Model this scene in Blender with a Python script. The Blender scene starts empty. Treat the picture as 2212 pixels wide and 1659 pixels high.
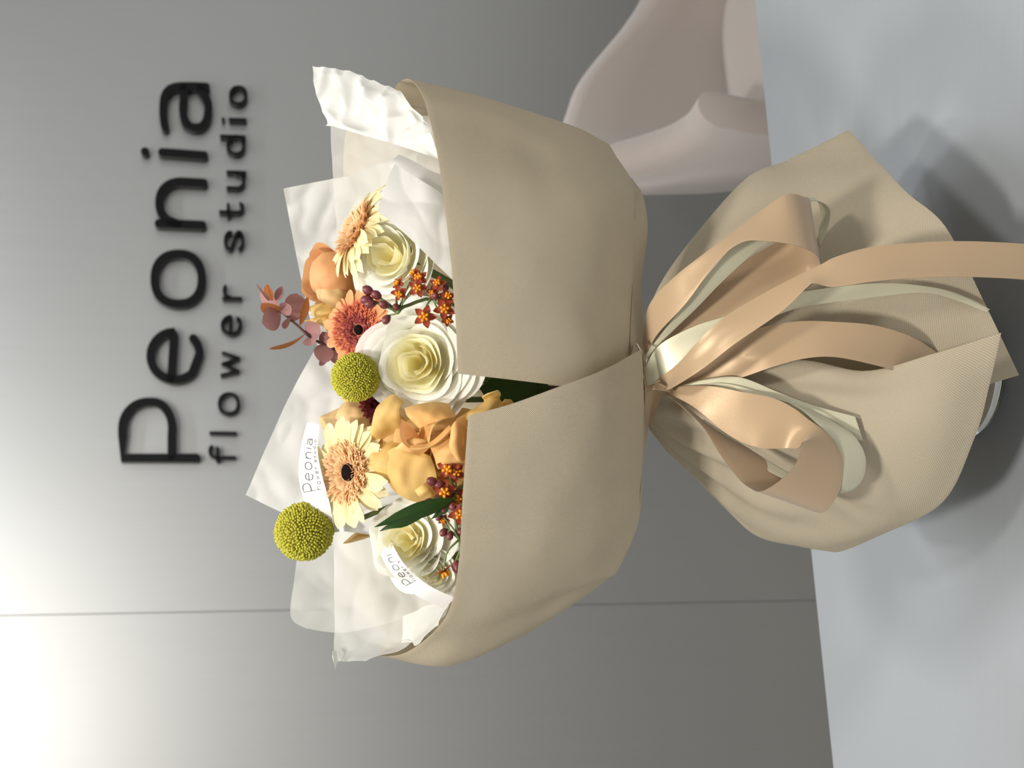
import bpy, bmesh, math, random
import numpy as np
from mathutils import Vector, Matrix, noise

scene = bpy.context.scene
C = scene.collection

# ------------------------------------------------------------------ camera
IW, IH, FPX = 2212.0, 1659.0, 2400.0
PITCH, ROLL = math.radians(11.7), math.radians(1.3)
Y0 = 0.80                                   # horizontal distance of the bouquet's axis
R0 = Vector((1, 0, 0)); F0 = Vector((0, math.cos(PITCH), -math.sin(PITCH))); U0 = Vector((0, math.sin(PITCH), math.cos(PITCH)))
RR = R0 * math.cos(ROLL) + U0 * math.sin(ROLL)
UU = U0 * math.cos(ROLL) - R0 * math.sin(ROLL)
IMX = -UU                                   # the photo lies on its side: image right = down
IMY = -RR                                   # image down = left
def ray(x, y):
    return F0 + IMX * ((x - IW / 2) / FPX) + IMY * ((y - IH / 2) / FPX)
_r = ray(2075, 790); CAM_Z = -_r.z / _r.y * Y0
CAM = Vector((0, 0, CAM_Z))
def at(x, y, dy=0.0):                       # point on the vertical plane dy behind the bouquet's axis
    d = ray(x, y); return CAM + d * ((Y0 + dy) / d.y)
def idir(nx, ny, nc):                       # direction: image right, image down, towards the viewer
    return (IMX * nx + IMY * ny - F0 * nc).normalized()
cam_d = bpy.data.cameras.new('camera'); cam = bpy.data.objects.new('camera', cam_d); C.objects.link(cam)
m = Matrix((IMX, RR, -F0)).transposed().to_4x4(); m.translation = CAM
cam.matrix_world = m
cam_d.sensor_width = 36; cam_d.lens = FPX * 36 / IW; cam_d.clip_start = 0.02
cam_d.dof.use_dof = True; cam_d.dof.focus_distance = 0.76; cam_d.dof.aperture_fstop = 11
scene.camera = cam

# ------------------------------------------------------------------ light
w = bpy.data.worlds.new('room_light'); scene.world = w; w.use_nodes = True
w.node_tree.nodes['Background'].inputs[0].default_value = (1.0, 0.99, 0.97, 1)
w.node_tree.nodes['Background'].inputs[1].default_value = 0.60
def area(name, loc, to, sx, sy, power, col=(1, 0.93, 0.84)):
    l = bpy.data.lights.new(name, 'AREA'); l.shape = 'RECTANGLE'; l.size = sx; l.size_y = sy; l.energy = power; l.color = col
    o = bpy.data.objects.new(name, l); C.objects.link(o); o.location = loc
    o.rotation_euler = (Vector(to) - Vector(loc)).to_track_quat('-Z', 'Y').to_euler()
    return o
area('wall_washer_lamp', (0.14, 2.04, 1.88), (-0.08, 2.77, 0.95), 2.0, 0.14, 15, (0.96, 0.99, 1.0))
area('overhead_downlight', (-0.14, 0.74, 1.92), (-0.02, 0.8, 0.35), 0.16, 0.16, 9, (1, 0.96, 0.89))
area('key_downlight', (-0.34, -0.22, 1.78), (0, 0.78, 0.35), 0.18, 0.18, 25, (1, 0.955, 0.88))
area('second_downlight', (0.40, -0.10, 1.82), (0, 0.8, 0.3), 0.18, 0.18, 12, (1, 0.955, 0.89))
area('back_downlight', (0.25, 1.40, 1.88), (0.2, 1.3, 0), 0.4, 0.3, 7, (0.97, 0.99, 1.0))
scene.view_settings.view_transform = 'Standard'; scene.view_settings.look = 'None'
scene.view_settings.gamma = 1; scene.view_settings.use_curve_mapping = False
scene.view_settings.exposure = -0.08

# ------------------------------------------------------------------ helpers
def tag(o, label=None, cat=None, group=None, kind=None):
    if label: o['label'] = label
    if cat: o['category'] = cat
    if group: o['group'] = group
    if kind: o['kind'] = kind
    return o
def thing(name, loc, label, cat, group=None):
    o = bpy.data.objects.new(name, None); C.objects.link(o); o.location = loc; o.empty_display_size = 0.02
    return tag(o, label, cat, group)
def mesh(name, verts, faces, mat, parent=None, uvs=None, smooth=True, solid=0.0, sub=0, bevel=0.0, origin=None, mats=None, midx=None):
    if parent is not None and origin is None:
        top = parent
        while top.parent is not None: top = top.parent
        origin = top.location
    off = Vector(origin) if origin is not None else Vector((0, 0, 0))
    me = bpy.data.meshes.new(name)
    me.from_pydata([tuple(Vector(v) - off) for v in verts], [], faces)
    if uvs is not None:
        ul = me.uv_layers.new(name='UVMap')
        for lp in me.loops: ul.data[lp.index].uv = uvs[lp.vertex_index]
    if smooth: me.polygons.foreach_set('use_smooth', [True] * len(me.polygons))
    for mt in (mats or [mat]): me.materials.append(mt)
    if midx: me.polygons.foreach_set('material_index', midx)
    me.update()
    o = bpy.data.objects.new(name, me); C.objects.link(o)
    if parent is not None:
        o.parent = parent
        if parent.type == 'MESH': o.location = (0, 0, 0)
    else: o.location = off
    if solid:
        s = o.modifiers.new('thickness', 'SOLIDIFY'); s.thickness = solid; s.offset = 0
        wn = o.modifiers.new('normals', 'WEIGHTED_NORMAL'); wn.weight = 100
    if bevel:
        b = o.modifiers.new('bevel', 'BEVEL'); b.width = bevel; b.segments = 3; b.limit_method = 'ANGLE'
    if sub:
        s = o.modifiers.new('subdivision', 'SUBSURF'); s.levels = sub; s.render_levels = sub
    return o
def crs(P, m):                              # Catmull-Rom through the rows of P
    P = np.asarray(P, float); n = len(P)
    if n == 2:
        t = np.linspace(0, 1, m)[:, None]
        t = t.reshape((m,) + (1,) * (P.ndim - 1)); return P[0] * (1 - t) + P[1] * t
    E = np.concatenate([[2 * P[0] - P[1]], P, [2 * P[-1] - P[-2]]])
    out = []
    for k in range(m):
        g = k / (m - 1) * (n - 1); i = min(int(g), n - 2); t = g - i
        a, b, c, d = E[i], E[i + 1], E[i + 2], E[i + 3]
        out.append(0.5 * ((2 * b) + (c - a) * t + (2 * a - 5 * b + 4 * c - d) * t * t + (3 * b - a - 3 * c + d) * t ** 3))
    return np.array(out)
def grid_mesh(name, G, mat, parent, solid=0.0, wob=0.0, wfreq=20, seed=0, uvscale=1.0, crease=False, **kw):
    n, m = G.shape[:2]
    if wob:
        du = np.gradient(G, axis=0); dv = np.gradient(G, axis=1); N = np.cross(du, dv)
        N /= np.linalg.norm(N, axis=2, keepdims=True) + 1e-12
        for i in range(n):
            for j in range(m):
                p = Vector(G[i, j]) * wfreq + Vector((seed * 7.3, seed * 3.1, seed))
                G[i, j] += N[i, j] * wob * ((1 - 3 * abs(noise.noise(p)) + 0.7 * (1 - 3 * abs(noise.noise(p * 2.1)))) if crease else (noise.noise(p) + 0.5 * noise.noise(p * 2.3)))
    us = np.concatenate([[0], np.cumsum(np.linalg.norm(np.diff(G[:, m // 2], axis=0), axis=1))])
    vs = np.concatenate([[0], np.cumsum(np.linalg.norm(np.diff(G[n // 2], axis=0), axis=1))])
    uv = [(us[i] * uvscale, vs[j] * uvscale) for i in range(n) for j in range(m)]
    F = [(i * m + j, i * m + j + 1, (i + 1) * m + j + 1, (i + 1) * m + j) for i in range(n - 1) for j in range(m - 1)]
    return mesh(name, G.reshape(-1, 3), F, mat, parent, uvs=uv, solid=solid, **kw)
def sheet_grid(ctrl, nu=28, nv=28):         # ctrl[col][row] = (px, py, dy)
    A = np.array([[at(*p) for p in col] for col in ctrl])
    A = crs(A, nu); A = crs(A.transpose(1, 0, 2), nv).transpose(1, 0, 2)
    return A
def sheet(name, ctrl, mat, parent, nu=28, nv=28, pleat=0.0, pn=9, **kw):
    G = sheet_grid(ctrl, nu, nv)
    if pleat:                                       # gathers that run out from the waist
        Nn = np.cross(np.gradient(G, axis=0), np.gradient(G, axis=1)); Nn /= np.linalg.norm(Nn, axis=2, keepdims=True) + 1e-12
        u = np.linspace(0, 1, nu)[:, None, None]; v = np.linspace(0, 1, nv)[None, :, None]
        G = G + Nn * (pleat * np.sin(u * pn * 6.283 + np.sin(u * 13) * 1.2) * np.minimum(1, v * 9) * np.maximum(0, 1 - v * 1.35) ** 1.3)
    return grid_mesh(name, G, mat, parent, **kw)
def ribbon(name, st, mat, parent, n=60, k=5, bow=0.0, **kw):   # stations (xa,ya,da, xb,yb,db)
    return grid_mesh(name, ribbon_grid(st, n, k, bow), mat, parent, **kw)
def ribbon_grid(st, n=60, k=5, bow=0.0):
    A = np.array([at(*s[:3]) for s in st]); B = np.array([at(*s[3:]) for s in st])
    A = crs(A, n); B = crs(B, n)
    G = np.array([A * (1 - t) + B * t for t in np.linspace(0, 1, k)]).transpose(1, 0, 2)
    if bow:
        N = np.cross(np.gradient(G, axis=0), np.gradient(G, axis=1)); N /= np.linalg.norm(N, axis=2, keepdims=True) + 1e-12
        t = np.linspace(-1, 1, k); G = G + N * (bow * (1 - t ** 2))[None, :, None]
    return G
def tube_data(pts, rad, seg=8):
    pts = [Vector(p) for p in pts]; V = []; F = []
    rad = rad if hasattr(rad, '__len__') else [rad] * len(pts)
    t0 = (pts[1] - pts[0]).normalized(); n = t0.orthogonal().normalized()
    for i, p in enumerate(pts):
        t = (pts[min(i + 1, len(pts) - 1)] - pts[max(i - 1, 0)]).normalized()
        n = (n - t * n.dot(t)).normalized(); b = t.cross(n)
        for k in range(seg):
            a = 2 * math.pi * k / seg; V.append(p + (n * math.cos(a) + b * math.sin(a)) * rad[i])
    for i in range(len(pts) - 1):
        for k in range(seg):
            F.append((i * seg + k, i * seg + (k + 1) % seg, (i + 1) * seg + (k + 1) % seg, (i + 1) * seg + k))
    F.append(tuple(range(seg))[::-1]); F.append(tuple((len(pts) - 1) * seg + k for k in range(seg)))
    return V, F
def tube(name, pts, rad, mat, parent, n=0, seg=8):
    if n: pts = [Vector(p) for p in crs(np.array([tuple(p) for p in pts]), n)]
    if n and hasattr(rad, '__len__'): rad = list(np.interp(np.linspace(0, 1, n), np.linspace(0, 1, len(rad)), rad))
    V, F = tube_data(pts, rad, seg); return mesh(name, V, F, mat, parent)
def box_data(cx, cy, cz, sx, sy, sz):
    V = [(cx + a * sx / 2, cy + b * sy / 2, cz + c * sz / 2) for c in (-1, 1) for b in (-1, 1) for a in (-1, 1)]
    F = [(0, 2, 3, 1), (4, 5, 7, 6), (0, 1, 5, 4), (2, 6, 7, 3), (0, 4, 6, 2), (1, 3, 7, 5)]
    return V, F
def frame(N, up=None):
    N = N.normalized(); X = (up - N * up.dot(N)).normalized() if up is not None else N.orthogonal().normalized()
    return X, N.cross(X), N

# ------------------------------------------------------------------ materials
def new_mat(name):
    mt = bpy.data.materials.new(name); mt.use_nodes = True; nt = mt.node_tree
    return mt, nt, nt.nodes['Principled BSDF'], nt.nodes['Material Output']
def N_(nt, t, **kw):
    n = nt.nodes.new(t)
    for k, v in kw.items(): setattr(n, k, v)
    return n
def plain(name, col, rough=0.5, metal=0.0, spec=0.5, vary=0.0, vscale=40, bump=0.0, bscale=200, sheen=0.0, aniso=0.0):
    mt, nt, b, out = new_mat(name)
    b.inputs['Base Color'].default_value = (*col, 1); b.inputs['Roughness'].default_value = rough
    b.inputs['Metallic'].default_value = metal; b.inputs['Specular IOR Level'].default_value = spec
    if sheen: b.inputs['Sheen Weight'].default_value = sheen
    if aniso: b.inputs['Anisotropic'].default_value = aniso
    tc = N_(nt, 'ShaderNodeTexCoord')
    if vary:
        nz = N_(nt, 'ShaderNodeTexNoise'); nz.inputs['Scale'].default_value = vscale; nt.links.new(tc.outputs['Object'], nz.inputs['Vector'])
        mx = N_(nt, 'ShaderNodeMix', data_type='RGBA'); nt.links.new(nz.outputs['Fac'], mx.inputs['Factor'])
        mx.inputs['A'].default_value = (*[c * (1 - vary) for c in col], 1); mx.inputs['B'].default_value = (*[min(1, c * (1 + vary)) for c in col], 1)
        nt.links.new(mx.outputs['Result'], b.inputs['Base Color'])
    if bump:
        nz = N_(nt, 'ShaderNodeTexNoise'); nz.inputs['Scale'].default_value = bscale; nt.links.new(tc.outputs['Object'], nz.inputs['Vector'])
        bp = N_(nt, 'ShaderNodeBump'); bp.inputs['Strength'].default_value = bump; bp.inputs['Distance'].default_value = 0.001
        nt.links.new(nz.outputs['Fac'], bp.inputs['Height']); nt.links.new(bp.outputs['Normal'], b.inputs['Normal'])
    return mt
def brushed(name, col, rough, metal, axis, streak=0.06, spec=0.5, aniso=0.0):
    mt, nt, b, out = new_mat(name)
    tc = N_(nt, 'ShaderNodeTexCoord'); mp = N_(nt, 'ShaderNodeMapping'); mp.inputs['Scale'].default_value = axis
    nz = N_(nt, 'ShaderNodeTexNoise'); nz.inputs['Scale'].default_value = 1; nz.inputs['Detail'].default_value = 6
    nt.links.new(tc.outputs['Object'], mp.inputs[0]); nt.links.new(mp.outputs[0], nz.inputs['Vector'])
    mx = N_(nt, 'ShaderNodeMix', data_type='RGBA'); nt.links.new(nz.outputs['Fac'], mx.inputs['Factor'])
    mx.inputs['A'].default_value = (*[c * (1 - streak) for c in col], 1); mx.inputs['B'].default_value = (*[c * (1 + streak) for c in col], 1)
    nt.links.new(mx.outputs['Result'], b.inputs['Base Color'])
    mr = N_(nt, 'ShaderNodeMapRange'); mr.inputs['To Min'].default_value = rough - 0.05; mr.inputs['To Max'].default_value = rough + 0.05
    nt.links.new(nz.outputs['Fac'], mr.inputs['Value']); nt.links.new(mr.outputs[0], b.inputs['Roughness'])
    b.inputs['Metallic'].default_value = metal; b.inputs['Specular IOR Level'].default_value = spec; b.inputs['Anisotropic'].default_value = aniso
    return mt
def petal_mat(name, tip, base, trans=0.35, rough=0.55, pw=1.0, vein=0.05):
    # colour runs from the petal's base (u=0) to its lip (u=1); light passes through
    mt, nt, b, out = new_mat(name)
    uv = N_(nt, 'ShaderNodeUVMap'); sep = N_(nt, 'ShaderNodeSeparateXYZ'); nt.links.new(uv.outputs[0], sep.inputs[0])
    pwn = N_(nt, 'ShaderNodeMath', operation='POWER'); pwn.inputs[1].default_value = pw; nt.links.new(sep.outputs['X'], pwn.inputs[0])
    mx = N_(nt, 'ShaderNodeMix', data_type='RGBA'); nt.links.new(pwn.outputs[0], mx.inputs['Factor'])
    mx.inputs['A'].default_value = (*base, 1); mx.inputs['B'].default_value = (*tip, 1)
    mp = N_(nt, 'ShaderNodeMapping'); mp.inputs['Scale'].default_value = (2, 26, 1); nt.links.new(uv.outputs[0], mp.inputs[0])
    nz = N_(nt, 'ShaderNodeTexNoise'); nz.inputs['Scale'].default_value = 1; nz.inputs['Detail'].default_value = 4; nt.links.new(mp.outputs[0], nz.inputs['Vector'])
    mr = N_(nt, 'ShaderNodeMapRange'); mr.inputs['To Min'].default_value = 1 - vein; mr.inputs['To Max'].default_value = 1 + vein; nt.links.new(nz.outputs['Fac'], mr.inputs['Value'])
    ml = N_(nt, 'ShaderNodeVectorMath', operation='SCALE'); nt.links.new(mx.outputs['Result'], ml.inputs[0]); nt.links.new(mr.outputs[0], ml.inputs['Scale'])
    nt.links.new(ml.outputs[0], b.inputs['Base Color']); b.inputs['Roughness'].default_value = rough; b.inputs['Specular IOR Level'].default_value = 0.25
    bp = N_(nt, 'ShaderNodeBump'); bp.inputs['Strength'].default_value = 0.15; bp.inputs['Distance'].default_value = 0.0006
    nt.links.new(nz.outputs['Fac'], bp.inputs['Height']); nt.links.new(bp.outputs['Normal'], b.inputs['Normal'])
    tr = N_(nt, 'ShaderNodeBsdfTranslucent'); nt.links.new(ml.outputs[0], tr.inputs['Color'])
    ms = N_(nt, 'ShaderNodeMixShader'); ms.inputs[0].default_value = trans
    nt.links.new(b.outputs[0], ms.inputs[1]); nt.links.new(tr.outputs[0], ms.inputs[2]); nt.links.new(ms.outputs[0], out.inputs['Surface'])
    return mt
def waffle_mat(name, col):
    # woven waffle relief, one cell about 1.5 mm
    mt, nt, b, out = new_mat(name)
    uv = N_(nt, 'ShaderNodeUVMap'); sep = N_(nt, 'ShaderNodeSeparateXYZ'); nt.links.new(uv.outputs[0], sep.inputs[0])
    s = []
    for ax, fr in (('X', 4300), ('Y', 5600)):
        a = N_(nt, 'ShaderNodeMath', operation='MULTIPLY'); a.inputs[1].default_value = fr; nt.links.new(sep.outputs[ax], a.inputs[0])
        c = N_(nt, 'ShaderNodeMath', operation='SINE'); nt.links.new(a.outputs[0], c.inputs[0]); s.append(c)
    ml = N_(nt, 'ShaderNodeMath', operation='MULTIPLY'); nt.links.new(s[0].outputs[0], ml.inputs[0]); nt.links.new(s[1].outputs[0], ml.inputs[1])
    bp = N_(nt, 'ShaderNodeBump'); bp.inputs['Strength'].default_value = 0.6; bp.inputs['Distance'].default_value = 0.0003
    nt.links.new(ml.outputs[0], bp.inputs['Height']); nt.links.new(bp.outputs['Normal'], b.inputs['Normal'])
    tc = N_(nt, 'ShaderNodeTexCoord'); nz = N_(nt, 'ShaderNodeTexNoise'); nz.inputs['Scale'].default_value = 30; nt.links.new(tc.outputs['Object'], nz.inputs['Vector'])
    mx = N_(nt, 'ShaderNodeMix', data_type='RGBA'); nt.links.new(nz.outputs['Fac'], mx.inputs['Factor'])
    mx.inputs['A'].default_value = (*[c * 0.97 for c in col], 1); mx.inputs['B'].default_value = (*[c * 1.03 for c in col], 1)
    nt.links.new(mx.outputs['Result'], b.inputs['Base Color']); b.inputs['Roughness'].default_value = 0.75; b.inputs['Specular IOR Level'].default_value = 0.25
    tr = N_(nt, 'ShaderNodeBsdfTranslucent'); tr.inputs['Color'].default_value = (*col, 1)
    ms = N_(nt, 'ShaderNodeMixShader'); ms.inputs[0].default_value = 0.32
    nt.links.new(b.outputs[0], ms.inputs[1]); nt.links.new(tr.outputs[0], ms.inputs[2]); nt.links.new(ms.outputs[0], out.inputs['Surface'])
    return mt
def tissue_mat(name, col, clear=0.12, trans=0.4):
    mt, nt, b, out = new_mat(name)
    b.inputs['Base Color'].default_value = (*col, 1); b.inputs['Roughness'].default_value = 0.7; b.inputs['Specular IOR Level'].default_value = 0.2
    tc = N_(nt, 'ShaderNodeTexCoord'); nz = N_(nt, 'ShaderNodeTexNoise'); nz.inputs['Scale'].default_value = 60; nz.inputs['Detail'].default_value = 5
    nt.links.new(tc.outputs['Object'], nz.inputs['Vector'])
    bp = N_(nt, 'ShaderNodeBump'); bp.inputs['Strength'].default_value = 0.25; bp.inputs['Distance'].default_value = 0.0015
    nt.links.new(nz.outputs['Fac'], bp.inputs['Height'])
    n2 = N_(nt, 'ShaderNodeTexNoise'); n2.noise_type = 'RIDGED_MULTIFRACTAL'; n2.inputs['Scale'].default_value = 11; n2.inputs['Detail'].default_value = 2; nt.links.new(tc.outputs['Object'], n2.inputs['Vector'])
    b2 = N_(nt, 'ShaderNodeBump'); b2.inputs['Strength'].default_value = 0.6; b2.inputs['Distance'].default_value = 0.010
    nt.links.new(n2.outputs['Fac'], b2.inputs['Height']); nt.links.new(bp.outputs['Normal'], b2.inputs['Normal']); nt.links.new(b2.outputs['Normal'], b.inputs['Normal'])
    tr = N_(nt, 'ShaderNodeBsdfTranslucent'); tr.inputs['Color'].default_value = (*col, 1); nt.links.new(b2.outputs['Normal'], tr.inputs['Normal'])
    tp = N_(nt, 'ShaderNodeBsdfTransparent')
    ms = N_(nt, 'ShaderNodeMixShader'); ms.inputs[0].default_value = trans
    nt.links.new(b.outputs[0], ms.inputs[1]); nt.links.new(tr.outputs[0], ms.inputs[2])
    m2 = N_(nt, 'ShaderNodeMixShader'); m2.inputs[0].default_value = clear
    nt.links.new(ms.outputs[0], m2.inputs[1]); nt.links.new(tp.outputs[0], m2.inputs[2]); nt.links.new(m2.outputs[0], out.inputs['Surface'])
    return mt
def satin_mat(name, col, rough=0.28):
    mt, nt, b, out = new_mat(name)
    b.inputs['Base Color'].default_value = (*col, 1); b.inputs['Roughness'].default_value = rough; b.inputs['Specular IOR Level'].default_value = 0.8
    b.inputs['Anisotropic'].default_value = 0.6; b.inputs['Sheen Weight'].default_value = 0.3; b.inputs['Specular Tint'].default_value = (*[min(1, c * 1.2 + .1) for c in col], 1)
    uv = N_(nt, 'ShaderNodeUVMap'); mp = N_(nt, 'ShaderNodeMapping'); mp.inputs['Scale'].default_value = (900, 5000, 1); nt.links.new(uv.outputs[0], mp.inputs[0])
    nz = N_(nt, 'ShaderNodeTexNoise'); nz.inputs['Scale'].default_value = 1; nt.links.new(mp.outputs[0], nz.inputs['Vector'])
    bp = N_(nt, 'ShaderNodeBump'); bp.inputs['Strength'].default_value = 0.18; bp.inputs['Distance'].default_value = 0.0002
    nt.links.new(nz.outputs['Fac'], bp.inputs['Height']); nt.links.new(bp.outputs['Normal'], b.inputs['Normal'])
    tr = N_(nt, 'ShaderNodeBsdfTranslucent'); tr.inputs['Color'].default_value = (*col, 1)
    ms = N_(nt, 'ShaderNodeMixShader'); ms.inputs[0].default_value = 0.15
    nt.links.new(b.outputs[0], ms.inputs[1]); nt.links.new(tr.outputs[0], ms.inputs[2]); nt.links.new(ms.outputs[0], out.inputs['Surface'])
    return mt
M = {}
M['wall'] = brushed('brushed_steel_wall', (0.45, 0.455, 0.45), 0.42, 0.75, (900, 900, 4), 0.05)
M['table'] = brushed('brushed_table_top', (0.36, 0.385, 0.41), 0.50, 0.25, (6, 500, 500), 0.05)
M['table_edge'] = plain('table_edge', (0.5, 0.51, 0.52), 0.5, vary=0.05)
M['floor'] = plain('floor_tile', (0.20, 0.19, 0.17), 0.6, vary=0.1, vscale=6)
M['ceiling'] = plain('ceiling_paint', (0.75, 0.74, 0.72), 0.8, vary=0.03)
M['black'] = plain('black_acrylic', (0.004, 0.004, 0.0045), 0.35, spec=0.2, vary=0.1)
M['velvet'] = None
M['wrap'] = waffle_mat('beige_waffle_wrap', (0.69, 0.605, 0.455))
M['tissue'] = tissue_mat('white_tissue', (0.80, 0.80, 0.77), 0.035, 0.30)
M['tissue2'] = tissue_mat('clear_white_tissue', (0.80, 0.80, 0.76), 0.36, 0.30)
M['satin'] = satin_mat('peach_satin', (0.55, 0.395, 0.245))
M['cream'] = satin_mat('cream_satin', (0.66, 0.63, 0.46))
M['white_ribbon'] = satin_mat('white_satin', (0.88, 0.87, 0.84), 0.45)
M['ink'] = plain('black_print', (0.02, 0.02, 0.02), 0.6, vary=0.1)
M['white_petal'] = petal_mat('white_rose_petal', (0.95, 0.945, 0.88), (0.94, 0.90, 0.62), 0.42, pw=0.5)
M['cream_petal'] = petal_mat('cream_rose_heart_petal', (0.95, 0.92, 0.68), (0.93, 0.82, 0.36), 0.4, pw=0.7)
M['peach_petal'] = petal_mat('peach_rose_petal', (0.80, 0.535, 0.22), (0.78, 0.42, 0.14), 0.3)
M['tan_petal'] = petal_mat('tan_rose_petal', (0.70, 0.50, 0.25), (0.70, 0.44, 0.18), 0.25)
M['orange_petal'] = petal_mat('orange_rose_petal', (0.78, 0.44, 0.20), (0.70, 0.32, 0.11), 0.3)
M['gold_petal'] = petal_mat('gold_petal', (0.78, 0.555, 0.21), (0.75, 0.48, 0.15), 0.3)
M['gerb_pale'] = petal_mat('pale_gerbera_petal', (0.90, 0.84, 0.55), (0.86, 0.68, 0.35), 0.35, vein=0.12)
M['gerb_pale_tuft'] = petal_mat('pale_gerbera_tuft', (0.88, 0.62, 0.36), (0.85, 0.52, 0.24), 0.35)
M['gerb_coral'] = petal_mat('coral_gerbera_petal', (0.85, 0.45, 0.22), (0.80, 0.25, 0.08), 0.3, vein=0.12)
M['gerb_coral_tuft'] = petal_mat('coral_gerbera_tuft', (0.68, 0.20, 0.10), (0.42, 0.06, 0.06), 0.2)
M['gerb_plum_tuft'] = petal_mat('plum_gerbera_tuft', (0.42, 0.09, 0.08), (0.25, 0.04, 0.04), 0.2)
M['gerb_eye'] = plain('gerbera_eye', (0.010, 0.005, 0.005), 0.9, spec=0.05, vary=0.4, vscale=400, bump=0.5, bscale=1500)
M['gerb_eye_tip'] = plain('gerbera_eye_tip', (0.70, 0.50, 0.18), 0.6, vary=0.2, vscale=300)
M['crasp'] = plain('billy_button_floret', (0.44, 0.42, 0.035), 0.7, vary=0.22, vscale=700)
M['crasp_core'] = plain('billy_button_core', (0.22, 0.19, 0.015), 0.8, vary=0.2)
M['mum'] = petal_mat('dark_red_petal', (0.16, 0.022, 0.025), (0.05, 0.008, 0.01), 0.15)
M['stem'] = plain('green_stem', (0.13, 0.19, 0.06), 0.5, vary=0.25, vscale=80)
M['leaf'] = petal_mat('dark_green_leaf', (0.020, 0.055, 0.009), (0.028, 0.068, 0.012), 0.10, rough=0.4, vein=0.3)
M['sepal'] = petal_mat('green_sepal', (0.14, 0.20, 0.06), (0.12, 0.18, 0.06), 0.15)
M['bud'] = plain('maroon_bud', (0.15, 0.03, 0.035), 0.4, vary=0.3, vscale=300)
M['star'] = petal_mat('brick_red_star_petal', (0.30, 0.045, 0.022), (0.30, 0.06, 0.02), 0.2)
M['hood'] = plain('orange_hood', (0.82, 0.33, 0.02), 0.45, vary=0.15, vscale=400)
M['euc'] = petal_mat('mauve_eucalyptus_leaf', (0.36, 0.19, 0.18), (0.34, 0.17, 0.17), 0.2, vein=0.1)
M['euc_rust'] = petal_mat('rust_eucalyptus_leaf', (0.36, 0.13, 0.04), (0.36, 0.14, 0.05), 0.25, vein=0.1)
M['euc_stem'] = plain('plum_twig', (0.09, 0.04, 0.04), 0.5, vary=0.2)
M['metal_leg'] = plain('dark_metal_leg', (0.05, 0.05, 0.05), 0.4, metal=0.8, vary=0.1)

# ------------------------------------------------------------------ room
YAW = math.radians(15.5)
WD = Vector((math.cos(YAW), math.sin(YAW), 0)); WN = Vector((math.sin(YAW), -math.cos(YAW), 0))   # along the wall, out of the wall
WO = Vector((0, 2.62, 0))
FLOOR_Z = -0.75
def wall_pt(x, y, off=0.0):
    d = ray(x, y); o = WO + WN * off
    return CAM + d * ((o - CAM).dot(WN) / d.dot(WN))
seam = wall_pt(900, 1313)
su = (seam - WO).dot(WD)
wall = mesh('wall_back', *[[tuple(WO + WD * (a) + WN * (-0.03 + b) + Vector((0, 0, z))) for z in (FLOOR_Z, 2.1) for b in (-0.04, 0.0) for a in (-3, 3)],
                           [(0, 2, 3, 1), (4, 5, 7, 6), (0, 1, 5, 4), (2, 6, 7, 3), (0, 4, 6, 2), (1, 3, 7, 5)]], M['wall'], smooth=False)
tag(wall, kind='structure')
def wall_panel(a0, a1):
    V = [tuple(WO + WD * a + WN * b + Vector((0, 0, z))) for z in (FLOOR_Z, 2.1) for b in (-0.028, 0.0) for a in (a0, a1)]
    return mesh('panel', V, [(0, 2, 3, 1), (4, 5, 7, 6), (0, 1, 5, 4), (2, 6, 7, 3), (0, 4, 6, 2), (1, 3, 7, 5)], M['wall'], wall, smooth=False, origin=(0, 0, 0), bevel=0.0006)
wall_panel(-3, su - 0.0005); wall_panel(su + 0.0005, 3)
V, F = box_data(0, 1.0, FLOOR_Z - 0.03, 7, 6, 0.06); tag(mesh('floor', V, F, M['floor'], smooth=False), kind='structure')
V, F = box_data(0, 1.0, 2.13, 7, 6, 0.06); tag(mesh('ceiling', V, F, M['ceiling'], smooth=False), kind='structure')

# table: its far edge runs parallel to the wall
_d = ray(1715, 829); edge_y = CAM_Z / -_d.z * _d.y
tbl = thing('table', (0, edge_y, FLOOR_Z), 'pale grey satin table the bouquet stands on', 'table')
def tpt(a, b, z): return tuple(Vector((0, edge_y, 0)) + WD * a + WN * b + Vector((0, 0, z)))
def tbox(name, a0, a1, b0, b1, z0, z1, mat, bev=0.002):
    V = [tpt(a, b, z) for z in (z0, z1) for b in (b0, b1) for a in (a0, a1)]
    return mesh(name, V, [(0, 1, 3, 2), (4, 6, 7, 5), (0, 4, 5, 1), (2, 3, 7, 6), (0, 2, 6, 4), (1, 5, 7, 3)], mat, tbl, smooth=False, bevel=bev)
tbox('table_top', -1.1, 1.1, 0, 0.95, -0.03, 0.0, M['table'], 0.003)
for a in (-1.0, 1.0):
    for b in (0.08, 0.87): tbox('leg', a - 0.025, a + 0.025, b - 0.025, b + 0.025, FLOOR_Z, -0.03, M['metal_leg'])
tbox('apron', -0.97, 0.97, 0.07, 0.09, -0.09, -0.03, M['metal_leg'])

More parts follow.
